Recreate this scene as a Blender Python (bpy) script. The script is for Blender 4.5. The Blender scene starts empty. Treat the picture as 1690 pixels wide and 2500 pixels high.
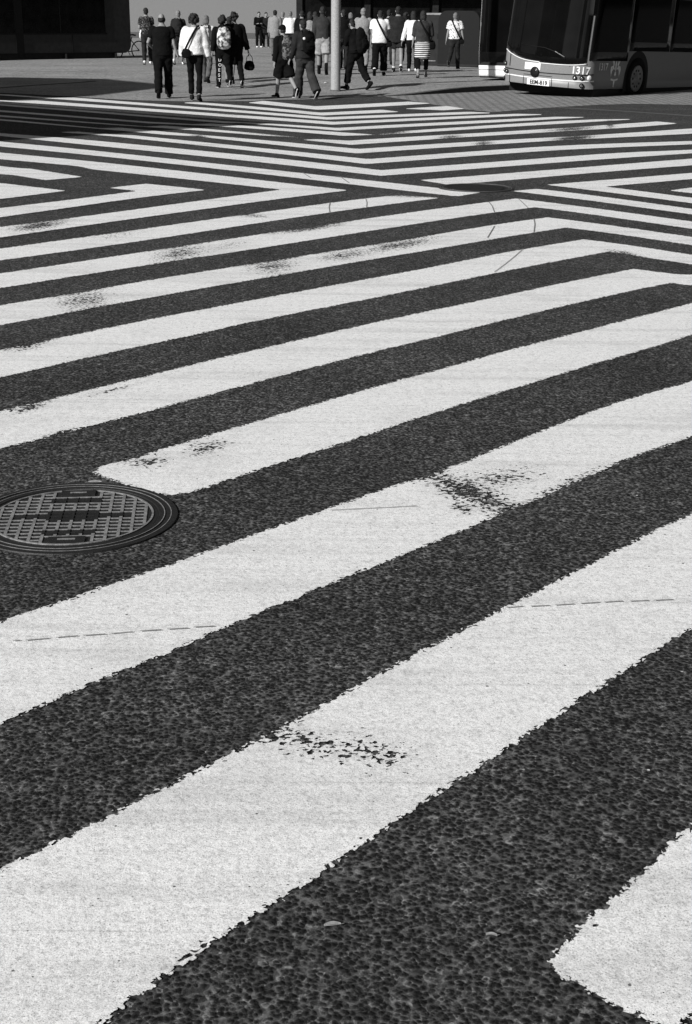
import bpy, bmesh, math, random
import numpy as np
from mathutils import Vector, Matrix, Euler, noise
from mathutils.geometry import tessellate_polygon
random.seed(7)
C = bpy.context.scene.collection
R = math.radians
# ------------------------------------------------------------------ camera model
F_PX = 3390.0
HORIZON = 37.0
PITCH = math.atan((1250 - HORIZON) / F_PX)
ROLL = R(0.5)
CAM_H = 1.7
SUN_AZ, SUN_EL = 44.0, 30.0            # shadows run towards this azimuth

def ray(px, py):
    x = (px - 845) / F_PX; y = -(py - 1250) / F_PX
    c, s = math.cos(ROLL), math.sin(ROLL)
    x, y = c * x - s * y, s * x + c * y
    cp, sp = math.cos(PITCH), math.sin(PITCH)
    return x, cp + y * sp, -sp + y * cp
def G(px, py, z=0.0):
    x, y, u = ray(px, py); t = (CAM_H - z) / -u
    return Vector((x * t, y * t, z))
def proj_np(p):
    x, y, z = p[:, 0], p[:, 1], p[:, 2] - CAM_H
    cp, sp = math.cos(PITCH), math.sin(PITCH)
    d = np.maximum(y * cp - z * sp, .05); up = y * sp + z * cp
    u, v = x / d, up / d
    c, s = math.cos(ROLL), math.sin(ROLL)
    return np.stack([845 + F_PX * (c * u + s * v), 1250 - F_PX * (-s * u + c * v)], 1)

cam = bpy.data.cameras.new('camera'); camo = bpy.data.objects.new('camera', cam); C.objects.link(camo)
cam.sensor_fit = 'VERTICAL'; cam.sensor_height = 36; cam.sensor_width = 24
cam.lens = F_PX / 2500 * 36; cam.clip_end = 3000; cam.clip_start = .05
camo.matrix_world = Matrix.Translation((0, 0, CAM_H)) @ Matrix.Rotation(math.pi / 2 - PITCH, 4, 'X') @ Matrix.Rotation(ROLL, 4, 'Z')
bpy.context.scene.camera = camo

# ------------------------------------------------------------------ light
w = bpy.data.worlds.new('World'); bpy.context.scene.world = w; w.use_nodes = True
nt = w.node_tree; bg = nt.nodes['Background']
sky = nt.nodes.new('ShaderNodeTexSky'); sky.sky_type = 'NISHITA'; sky.sun_disc = False
sky.sun_elevation = R(SUN_EL); sky.sun_rotation = R(SUN_AZ + 180)
bw = nt.nodes.new('ShaderNodeRGBToBW')
nt.links.new(sky.outputs[0], bw.inputs[0]); nt.links.new(bw.outputs[0], bg.inputs[0])
bg.inputs[1].default_value = 0.05
sl = bpy.data.lights.new('sun', 'SUN'); so = bpy.data.objects.new('sun', sl); C.objects.link(so)
sl.energy = 5.0; sl.angle = R(.5); sl.color = (1, .995, .985)
sd = Vector((math.sin(R(SUN_AZ)) * math.cos(R(SUN_EL)), math.cos(R(SUN_AZ)) * math.cos(R(SUN_EL)), -math.sin(R(SUN_EL))))
so.rotation_euler = sd.to_track_quat('-Z', 'Y').to_euler()
vs = bpy.context.scene.view_settings
vs.view_transform = 'Standard'; vs.look = 'None'; vs.exposure = -0.03; vs.gamma = 1; vs.use_curve_mapping = False

# ------------------------------------------------------------------ materials
class NT:
    def __init__(s, name):
        s.m = bpy.data.materials.new(name); s.m.use_nodes = True; s.t = s.m.node_tree
        s.b = s.t.nodes['Principled BSDF']; s.o = s.t.nodes['Material Output']; s.tc = None
    def n(s, typ, **kw):
        nd = s.t.nodes.new('ShaderNode' + typ)
        for k, v in kw.items(): setattr(nd, k, v)
        return nd
    def put(s, sock, v):
        if isinstance(v, bpy.types.NodeSocket): s.t.links.new(v, sock)
        elif v is not None:
            if sock.type == 'RGBA' and not hasattr(v, '__len__'): v = (v, v, v, 1)
            elif sock.type == 'VECTOR' and not hasattr(v, '__len__'): v = (v, v, v)
            sock.default_value = v
    def co(s):
        if not s.tc: s.tc = s.n('TexCoord').outputs['Object']
        return s.tc
    def math(s, op, a, b=0.0, c=None, clamp=False):
        nd = s.n('Math', operation=op, use_clamp=clamp); s.put(nd.inputs[0], a); s.put(nd.inputs[1], b)
        if c is not None: s.put(nd.inputs[2], c)
        return nd.outputs[0]
    def noise(s, scale, detail=3, vec=None, rough=.55):
        nd = s.n('TexNoise'); s.put(nd.inputs['Vector'], vec or s.co()); nd.inputs['Scale'].default_value = scale
        nd.inputs['Detail'].default_value = detail; nd.inputs['Roughness'].default_value = rough
        return nd.outputs[0]
    def voro(s, scale, feature='F1', vec=None, rand=1):
        nd = s.n('TexVoronoi', feature=feature); s.put(nd.inputs['Vector'], vec or s.co())
        nd.inputs['Scale'].default_value = scale; nd.inputs['Randomness'].default_value = rand
        return nd
    def mapv(s, scale=(1, 1, 1), rot=(0, 0, 0), vec=None):
        nd = s.n('Mapping'); s.put(nd.inputs[0], vec or s.co()); nd.inputs['Scale'].default_value = scale; nd.inputs['Rotation'].default_value = rot
        return nd.outputs[0]
    def ramp(s, f, stops, interp='LINEAR'):
        nd = s.n('ValToRGB'); s.put(nd.inputs[0], f); cr = nd.color_ramp; cr.interpolation = interp
        while len(cr.elements) < len(stops): cr.elements.new(.5)
        for e, (p, v) in zip(cr.elements, stops): e.position = p; e.color = (v, v, v, 1)
        return nd.outputs[0]
    def mix(s, f, a, b, blend='MIX'):
        nd = s.n('Mix', data_type='RGBA', blend_type=blend); s.put(nd.inputs[0], f); s.put(nd.inputs[6], a); s.put(nd.inputs[7], b)
        return nd.outputs[2]
    def attr(s, name): return s.n('Attribute', attribute_name=name).outputs['Fac']
    def bump(s, h, strength, dist):
        nd = s.n('Bump'); nd.inputs['Strength'].default_value = strength; nd.inputs['Distance'].default_value = dist
        s.put(nd.inputs['Height'], h); s.put(s.b.inputs['Normal'], nd.outputs[0])
    def base(s, c, rough=.8, spec=.3, metal=0):
        s.put(s.b.inputs['Base Color'], c); s.put(s.b.inputs['Roughness'], rough)
        s.b.inputs['Specular IOR Level'].default_value = spec; s.b.inputs['Metallic'].default_value = metal

def stone_field(s, scale):
    d = s.noise(scale * .6, 2)
    vm = s.n('VectorMath', operation='ADD'); s.put(vm.inputs[0], s.co())
    sc = s.math('MULTIPLY', d, .9 / scale); cmb = s.n('CombineXYZ'); s.put(cmb.inputs[0], sc); s.put(cmb.inputs[1], s.math('MULTIPLY', d, -.6 / scale)); s.put(vm.inputs[1], cmb.outputs[0])
    return vm.outputs[0]

def mat_asphalt(name, scale=84):
    s = NT(name); v = stone_field(s, scale)
    f1 = s.voro(scale, 'F1', v); rnd = s.n('SeparateColor'); s.put(rnd.inputs[0], f1.outputs['Color'])
    f2 = s.voro(scale * 1.9, 'F1', v)
    fine = s.noise(scale * 6, 2, rough=.8); mid = s.noise(scale * .55, 3, rough=.7)
    d = s.math('ADD', s.math('MULTIPLY', f1.outputs['Distance'], .75), s.math('MULTIPLY', f2.outputs['Distance'], .28))
    d = s.math('ADD', d, s.math('MULTIPLY', s.math('SUBTRACT', mid, .5), .36))
    col = s.ramp(d, [(.20, .009), (.40, .018), (.50, .034), (.60, .056), (.74, .10)])
    col = s.mix(1, col, s.ramp(rnd.outputs[0], [(0, .4), (.5, .9), (.9, 1.5), (1, 2.6)]), 'MULTIPLY')
    col = s.mix(1, col, s.ramp(fine, [(.3, .35), (.5, 1), (.68, 1.9)]), 'MULTIPLY')
    pv = s.voro(30); prn = s.n('SeparateColor'); s.put(prn.inputs[0], pv.outputs['Color'])
    rad = s.math('MULTIPLY', s.math('MAXIMUM', s.math('SUBTRACT', prn.outputs[0], .72), 0), .46)
    col = s.mix(s.math('LESS_THAN', pv.outputs['Distance'], rad), col, s.ramp(prn.outputs[1], [(0, .07), (.75, .16), (.9, .35), (1, .7)]))
    patch = s.ramp(s.noise(1.1, 5), [(.3, .74), (.7, 1.24)]); patch2 = s.ramp(s.noise(15, 3, rough=.7), [(.3, .72), (.7, 1.28)])
    col = s.mix(1, col, s.mix(1, patch, patch2, 'MULTIPLY'), 'MULTIPLY')
    s.base(col, .9, .18)
    hgt = s.math('MULTIPLY', s.math('MINIMUM', d, .6), -1.0)
    s.bump(hgt, .6, .009)
    return s.m

def mat_paint():
    s = NT('road_paint'); sc = 72; v = stone_field(s, sc)
    f1 = s.voro(sc, 'F1', v); rnd = s.n('SeparateColor'); s.put(rnd.inputs[0], f1.outputs['Color'])
    sdv = s.attr('sd'); wear = s.attr('wear')
    n1 = s.noise(70, 3, rough=.7)
    # ragged edge that follows the stones
    off = s.math('ADD', s.math('MULTIPLY', s.math('SUBTRACT', rnd.outputs[0], .5), .020), s.math('MULTIPLY', s.math('SUBTRACT', n1, .5), .024))
    low = s.math('MULTIPLY', s.math('SUBTRACT', s.noise(6, 2), .5), .014)
    edge = s.math('GREATER_THAN', s.math('ADD', s.math('ADD', sdv, off), low), 0)
    pit = s.noise(1.0, 2, s.mapv((46, 76, 46), (0, 0, R(-12))))
    pit = s.math('ADD', s.math('MULTIPLY', pit, .75), s.math('MULTIPLY', rnd.outputs[1], .25))
    thr = s.math('ADD', s.math('MULTIPLY', wear, .50), .17)
    near = s.math('MULTIPLY', s.math('SUBTRACT', 1.0, s.math('MULTIPLY', sdv, 24), clamp=True), .21, clamp=True)
    keep = s.math('GREATER_THAN', pit, s.math('ADD', thr, near))
    alpha = s.math('MULTIPLY', edge, keep)
    # colour: worn thermoplastic with grey streaks, specks and pits
    sp = s.noise(260, 3, rough=.85); sp2 = s.noise(75, 3, rough=.8); sp3 = s.noise(26, 2, rough=.7)
    col = s.ramp(sp, [(.32, .22), (.44, .78), (.64, 1.0)])
    col = s.mix(1, col, s.ramp(sp2, [(.32, .70), (.5, 1.04)]), 'MULTIPLY')
    col = s.mix(1, col, s.ramp(sp3, [(.3, .90), (.55, 1.05)]), 'MULTIPLY')
    st = s.noise(1.0, 5, s.mapv((.45, 55, 1), (0, 0, R(8))), .65)
    st2 = s.noise(1.0, 3, s.mapv((.5, 6, 1), (0, 0, R(12))))
    col = s.mix(1, col, s.ramp(st, [(.28, .70), (.36, .95), (.5, 1), (.72, 1.02)]), 'MULTIPLY')
    col = s.mix(1, col, s.ramp(st2, [(.32, .86), (.5, 1.02)]), 'MULTIPLY')
    pv = s.voro(26); prn = s.n('SeparateColor'); s.put(prn.inputs[0], pv.outputs['Color'])
    rad = s.math('MULTIPLY', s.math('MAXIMUM', s.math('SUBTRACT', prn.outputs[0], .66), 0), .36)
    spot = s.math('LESS_THAN', pv.outputs['Distance'], rad)
    col = s.mix(s.math('MULTIPLY', spot, .85), col, .06)
    dirt = s.math('MULTIPLY', s.ramp(s.noise(2.3, 4), [(.55, 0), (.75, .25)]), 1.0)
    col = s.mix(dirt, col, .38)
    col = s.mix(s.math('MULTIPLY', wear, .22), col, .25)
    s.base(col, .75, .3)
    s.bump(s.math('ADD', sp2, s.math('MULTIPLY', n1, 1.5)), .25, .004)
    tr = s.n('BsdfTransparent'); mx = s.n('MixShader')
    s.put(mx.inputs[0], alpha); s.t.links.new(tr.outputs[0], mx.inputs[1]); s.t.links.new(s.b.outputs[0], mx.inputs[2])
    s.t.links.new(mx.outputs[0], s.o.inputs[0])
    return s.m

def mat_plain(name, c, rough=.7, spec=.3, metal=0, var=.15, scale=12, bump=0):
    s = NT(name)
    col = s.mix(1, c, s.ramp(s.noise(scale, 4), [(.3, 1 - var), (.7, 1 + var)]), 'MULTIPLY')
    s.base(col, rough, spec, metal)
    if bump: s.bump(s.noise(scale * 3, 4), bump, .01)
    return s.m
def mat_cloth(name, c, var=.3):
    s = NT(name)
    col = s.mix(1, c, s.ramp(s.noise(7, 4), [(.3, 1 - var), (.7, 1 + var)]), 'MULTIPLY')
    s.base(col, .95, .08)
    s.bump(s.noise(14, 3), .5, .03)
    return s.m
def mat_pattern(name, lo, hi, scale, cut=.5, soft=.06):
    s = NT(name); s.base(s.ramp(s.noise(scale, 3), [(cut - soft, lo), (cut + soft, hi)]), .9, .1); s.bump(s.noise(14, 3), .4, .02); return s.m
def mat_bands(name, lo, hi, freq):
    s = NT(name); sx = s.n('SeparateXYZ'); s.put(sx.inputs[0], s.co())
    f = s.math('FRACT', s.math('ADD', s.math('MULTIPLY', sx.outputs[2], freq), s.math('MULTIPLY', s.noise(5, 2), .35)))
    s.base(s.ramp(f, [(.46, lo), (.52, hi)]), .9, .1); return s.m
def mat_plaza():
    s = NT('plaza_asphalt')
    a = s.ramp(s.noise(46, 3, rough=.85), [(.32, .35), (.5, .95), (.66, 1.7)])
    b = s.ramp(s.noise(11, 3, rough=.8), [(.32, .55), (.68, 1.4)])
    c = s.ramp(s.noise(.5, 5), [(.3, .8), (.7, 1.15)])
    col = s.mix(1, s.mix(1, .29, a, 'MULTIPLY'), s.mix(1, b, c, 'MULTIPLY'), 'MULTIPLY')
    st = s.ramp(s.noise(1, 4, s.mapv((.15, 3, 1), (0, 0, R(-14)))), [(.32, .72), (.45, 1)])
    s.base(s.mix(1, col, st, 'MULTIPLY'), .9, .2); s.bump(s.noise(60, 3), .5, .01); return s.m
def mat_cobble():
    s = NT('cobblestone'); v = s.mapv((1, 1, 1), (0, 0, R(39)))
    br = s.n('TexBrick'); s.put(br.inputs['Vector'], v); br.inputs['Scale'].default_value = 1.0
    br.inputs['Brick Width'].default_value = .24; br.inputs['Row Height'].default_value = .15; br.inputs['Mortar Size'].default_value = .018
    br.inputs['Color1'].default_value = (.34, .34, .34, 1); br.inputs['Color2'].default_value = (.24, .24, .24, 1); br.inputs['Mortar'].default_value = (.08, .08, .08, 1)
    col = s.mix(1, br.outputs['Color'], s.ramp(s.noise(30, 4, rough=.9), [(.32, .4), (.68, 1.6)]), 'MULTIPLY')
    s.base(col, .85, .25); s.bump(br.outputs['Fac'], -.5, .012); return s.m

M = {}
M['asphalt'] = mat_asphalt('asphalt')
M['asphalt_far'] = mat_plain('ground_asphalt', .05, .9, .2, 0, .3, 30, .3)
M['dark_asphalt'] = mat_plain('dark_asphalt', .05, .9, .2, 0, .3, 22, .3)
M['paint'] = mat_paint()
M['plaza'] = mat_plaza()
M['cobble'] = mat_cobble()
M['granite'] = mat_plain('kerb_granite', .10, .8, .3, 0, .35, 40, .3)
M['granite_shade_groove'] = mat_plain('kerb_shade_and_groove', .025, .8, .3, 0, .35, 40, .3)  # darker granite copy: painted shade of the kerb face, and the plaza grooves
M['iron'] = mat_plain('cast_iron', .016, .55, .5, .2, .3, 60, .2)
M['worn_iron'] = mat_plain('worn_iron', .30, .5, .5, .3, .4, 70, .2)
M['crack'] = mat_plain('paint_groove', .22, .9, .2, 0, .3, 60)
M['black'] = mat_plain('black_plastic', .006, .6, .2, 0, .2, 10)
M['rubber'] = mat_plain('tyre_rubber', .008, .9, .15, 0, .25, 20)
M['steel'] = mat_plain('painted_steel', .37, .5, .35, 0, .35, 70, .1)
M['glass'] = mat_plain('tinted_glass', .004, .06, .22, 0, .3, 2)
M['dim_glass'] = mat_plain('dim_glass', .006, .2, .2, 0, .6, 3)
M['bus_paint'] = mat_plain('bus_paint', .22, .4, .4, 0, .12, 45, .05)
M['bus_trim'] = mat_plain('bus_trim', .85, .4, .4, 0, .05, 8)
M['white'] = mat_plain('white_enamel', .85, .45, .4, 0, .05, 8)
M['chrome'] = mat_plain('chrome', .85, .12, .5, 1, .1, 8)
M['lens'] = mat_plain('lamp_lens', .75, .15, .6, 0, .15, 30)
M['alloy'] = mat_plain('wheel_alloy', .22, .5, .5, .3, .2, 12)
M['crest'] = mat_plain('pale_decal', .85, .6, .3, 0, .25, 18)
M['tram_paint'] = mat_plain('dark_tram_paint', .030, .5, .25, 0, .25, 6)
M['tram_skirt'] = mat_plain('tram_skirt', .014, .7, .2, 0, .35, 8)
M['tram_trim'] = mat_plain('tram_seam', .006, .7, .2, 0, .2, 8)
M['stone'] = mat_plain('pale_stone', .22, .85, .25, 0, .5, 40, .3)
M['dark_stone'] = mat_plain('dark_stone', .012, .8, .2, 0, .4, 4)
M['cabinet'] = mat_plain('cabinet_paint', .016, .7, .25, 0, .3, 6)
M['cabinet_trim'] = mat_plain('cabinet_edge', .22, .6, .3, 0, .3, 10)
M['skin'] = mat_plain('skin', .27, .6, .3, 0, .12, 14)
M['tan_skin'] = mat_plain('tanned_skin', .2, .6, .3, 0, .12, 14)
M['hair_dark'] = mat_plain('dark_hair', .02, .7, .3, 0, .5, 40, .8)
M['hair_grey'] = mat_plain('grey_hair', .22, .7, .3, 0, .4, 40, .8)
M['hair_fair'] = mat_plain('fair_hair', .16, .7, .3, 0, .4, 40, .8)
for nm, c in dict(black_cloth=.007, charcoal=.022, dark_grey=.04, mid_grey=.12, light_grey=.28, white_cloth=.82, denim=.10, pale_denim=.22, khaki=.33).items():
    M[nm] = mat_cloth(nm, c)
M['camo'] = mat_pattern('camouflage', .02, .17, 17, .5, .05)
M['floral'] = mat_pattern('floral_print', .015, .16, 24, .55, .05)
M['shiny'] = mat_pattern('shiny_print', .07, .75, 9, .5, .07)
M['leafy'] = mat_pattern('leaf_print', .10, .80, 21, .43, .04)
M['tweed'] = mat_pattern('woven_check', .16, .36, 60, .5, .2)
M['bands'] = mat_bands('knit_stripes', .012, .72, 19)
M['leaf'] = mat_plain('dry_leaf', .27, .8, .2, 0, .35, 60)

# ------------------------------------------------------------------ object helpers
def link(name, verts, faces, mat=None, parent=None, smooth=False):
    me = bpy.data.meshes.new(name); me.from_pydata([tuple(v) for v in verts], [], faces)
    me.validate(); me.update()
    if smooth: me.polygons.foreach_set('use_smooth', [True] * len(me.polygons))
    o = bpy.data.objects.new(name, me); C.objects.link(o)
    if mat: me.materials.append(M[mat] if isinstance(mat, str) else mat)
    if parent: o.parent = parent
    return o
def thing(name, label, cat, loc=(0, 0, 0), rz=0.0, group=None):
    o = bpy.data.objects.new(name, None); C.objects.link(o); o.location = loc; o.rotation_euler = (0, 0, rz)
    o.empty_display_size = .2
    return tag(o, label, cat, group)
def tag(o, label, cat, group=None):
    o['label'] = label; o['category'] = cat
    if group: o['group'] = group
    return o
def struct(o, label=None, group=None):
    o['kind'] = 'structure'
    if label: o['label'] = label
    if group: o['group'] = group
    return o
class MB:
    def __init__(s): s.v = []; s.f = []
    def add(s, v, f):
        n = len(s.v); s.v += [Vector(q) for q in v]; s.f += [[i + n for i in q] for q in f]; return s
    def box(s, c, d, rz=0.0, bev=0.0):
        bm = bmesh.new(); bmesh.ops.create_cube(bm, size=1)
        bmesh.ops.scale(bm, vec=d, verts=bm.verts)
        if bev: bmesh.ops.bevel(bm, geom=bm.edges[:], offset=bev, segments=2, affect='EDGES', profile=.7)
        bmesh.ops.rotate(bm, matrix=Matrix.Rotation(rz, 3, 'Z'), verts=bm.verts)
        bmesh.ops.translate(bm, vec=c, verts=bm.verts)
        bm.verts.index_update()
        s.add([v.co.copy() for v in bm.verts], [[v.index for v in f.verts] for f in bm.faces]); bm.free(); return s
    def tube(s, path, rad, seg=12, side=None, flat=None, cap=True):
        """closed tapered tube; rad: list of r or (rx, ry); side: direction of rx"""
        path = [Vector(p) for p in path]; n = len(path)
        rad = [(r, r) if not hasattr(r, '__len__') else tuple(r) for r in rad]
        P, Q = [], []
        def dirn(i):
            a = path[max(i - 1, 0)]; b = path[min(i + 1, n - 1)]; return (b - a).normalized()
        sd_ = Vector(side) if side is not None else Vector((1, 0, 0))
        if abs(dirn(0).dot(sd_)) > .95: sd_ = Vector((0, 1, 0)) if abs(dirn(0).y) < .9 else Vector((0, 0, 1))
        rings = []
        for i in range(n):
            d = dirn(i); x = (sd_ - d * sd_.dot(d)).normalized(); y = d.cross(x); rx, ry = rad[i]
            if i == 0 and cap:
                m = min(rx, ry) * float(cap)
                for k in (.25, .7): rings.append((path[0] - d * m * math.sqrt(max(0, 1 - k * k)) * .9, x, y, rx * k, ry * k))
            rings.append((path[i], x, y, rx, ry))
            if i == n - 1 and cap:
                m = min(rx, ry) * float(cap)
                for k in (.7, .25): rings.append((path[i] + d * m * math.sqrt(max(0, 1 - k * k)) * .9, x, y, rx * k, ry * k))
        v = []; f = []
        for (c, x, y, rx, ry) in rings:
            for k in range(seg):
                a = 2 * math.pi * k / seg; v.append(c + x * (rx * math.cos(a)) + y * (ry * math.sin(a)))
        for i in range(len(rings) - 1):
            for k in range(seg):
                a = i * seg + k; b = i * seg + (k + 1) % seg; f.append([a, b, b + seg, a + seg])
        f.append(list(range(seg))[::-1]); L = (len(rings) - 1) * seg; f.append([L + k for k in range(seg)])
        return s.add(v, f)
    def ball(s, c, r, seg=14, rings=9, rot=None):
        r = (r, r, r) if not hasattr(r, '__len__') else r
        v = []; f = []; c = Vector(c)
        for i in range(1, rings):
            th = math.pi * i / rings
            for k in range(seg):
                a = 2 * math.pi * k / seg; p = Vector((r[0] * math.sin(th) * math.cos(a), r[1] * math.sin(th) * math.sin(a), r[2] * math.cos(th)))
                v.append(c + (rot @ p if rot else p))
        top = len(v); p = Vector((0, 0, r[2])); v.append(c + (rot @ p if rot else p)); p = Vector((0, 0, -r[2])); v.append(c + (rot @ p if rot else p))
        for i in range(rings - 2):
            for k in range(seg):
                a = i * seg + k; b = i * seg + (k + 1) % seg; f.append([a, a + seg, b + seg, b])
        for k in range(seg):
            f.append([top, k, (k + 1) % seg]); a = (rings - 2) * seg; f.append([top + 1, a + (k + 1) % seg, a + k])
        return s.add(v, f)
    def lathe(s, prof, seg=48, c=(0, 0, 0), closed=False):
        c = Vector(c); v = []; f = []; n = len(prof)
        for (r, z) in prof:
            for k in range(seg):
                a = 2 * math.pi * k / seg; v.append(c + Vector((r * math.cos(a), r * math.sin(a), z)))
        for i in range(n - (0 if closed else 1)):
            j = (i + 1) % n
            for k in range(seg):
                k2 = (k + 1) % seg; f.append([i * seg + k, i * seg + k2, j * seg + k2, j * seg + k])
        return s.add(v, f)
    def xf(s, m): s.v = [m @ q for q in s.v]; return s
    def build(s, name, mat, parent=None, smooth=False): return link(name, s.v, s.f, mat, parent, smooth)
    def remesh(s, name, mat, parent, voxel, smooth=3, wrinkle=0.0, wf=9.0, seed=0):
        o = link('remesh_source', s.v, s.f)
        md = o.modifiers.new('r', 'REMESH'); md.mode = 'VOXEL'; md.voxel_size = voxel
        if smooth:
            ms = o.modifiers.new('s', 'SMOOTH'); ms.iterations = smooth; ms.factor = .5
        dg = bpy.context.evaluated_depsgraph_get(); me = bpy.data.meshes.new_from_object(o.evaluated_get(dg), depsgraph=dg)
        old = o.data; bpy.data.objects.remove(o); bpy.data.meshes.remove(old)
        me.name = name; me.materials.clear(); me.materials.append(M[mat])
        n = len(me.vertices); co = np.empty(n * 3, np.float32); me.vertices.foreach_get('co', co); co = co.reshape(-1, 3)
        if wrinkle and n:
            nn = np.empty(n * 3, np.float32); me.vertices.foreach_get('normal', nn); nn = nn.reshape(-1, 3)
            d = np.array([noise.noise(Vector((float(p[0]) * wf + seed, float(p[1]) * wf, float(p[2]) * wf * 1.5))) for p in co], np.float32)
            co = co + nn * (d * wrinkle)[:, None]; me.vertices.foreach_set('co', co.ravel().astype(np.float32))
        me.polygons.foreach_set('use_smooth', [True] * len(me.polygons)); me.update()
        ob = bpy.data.objects.new(name, me); C.objects.link(ob)
        if parent: ob.parent = parent
        return ob
def text_mesh(txt, size):
    cu = bpy.data.curves.new('lettering', 'FONT'); cu.body = txt; cu.size = size; cu.extrude = 0; cu.resolution_u = 3
    cu.offset = size * .018
    o = bpy.data.objects.new('lettering', cu); C.objects.link(o); dg = bpy.context.evaluated_depsgraph_get()
    me = bpy.data.meshes.new_from_object(o.evaluated_get(dg)); v = [q.co.copy() for q in me.vertices]; f = [list(p.vertices) for p in me.polygons]
    bpy.data.objects.remove(o); bpy.data.curves.remove(cu); bpy.data.meshes.remove(me)
    return v, f
TL={'a':(20,220,2.618),'b':(540,220,2.618),'c':(1070,220,2.618),'d':(20,500,2.618),'e':(540,500,2.618),'f':(1070,500,2.618),
'g':(20,900,2.618),'h':(540,900,2.618),'i':(1070,900,2.618),'j':(20,1500,1.964),'k':(800,1500,1.765)}
def P(s):
    out=[];t=None
    for tok in s.split():
        if tok[0].isalpha(): t=TL[tok[0]];tok=tok[1:]
        if not tok: continue
        x,y=tok.split(',')
        out.append((t[0]+float(x)/t[2],t[1]+float(y)/t[2]))
    return out
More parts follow.
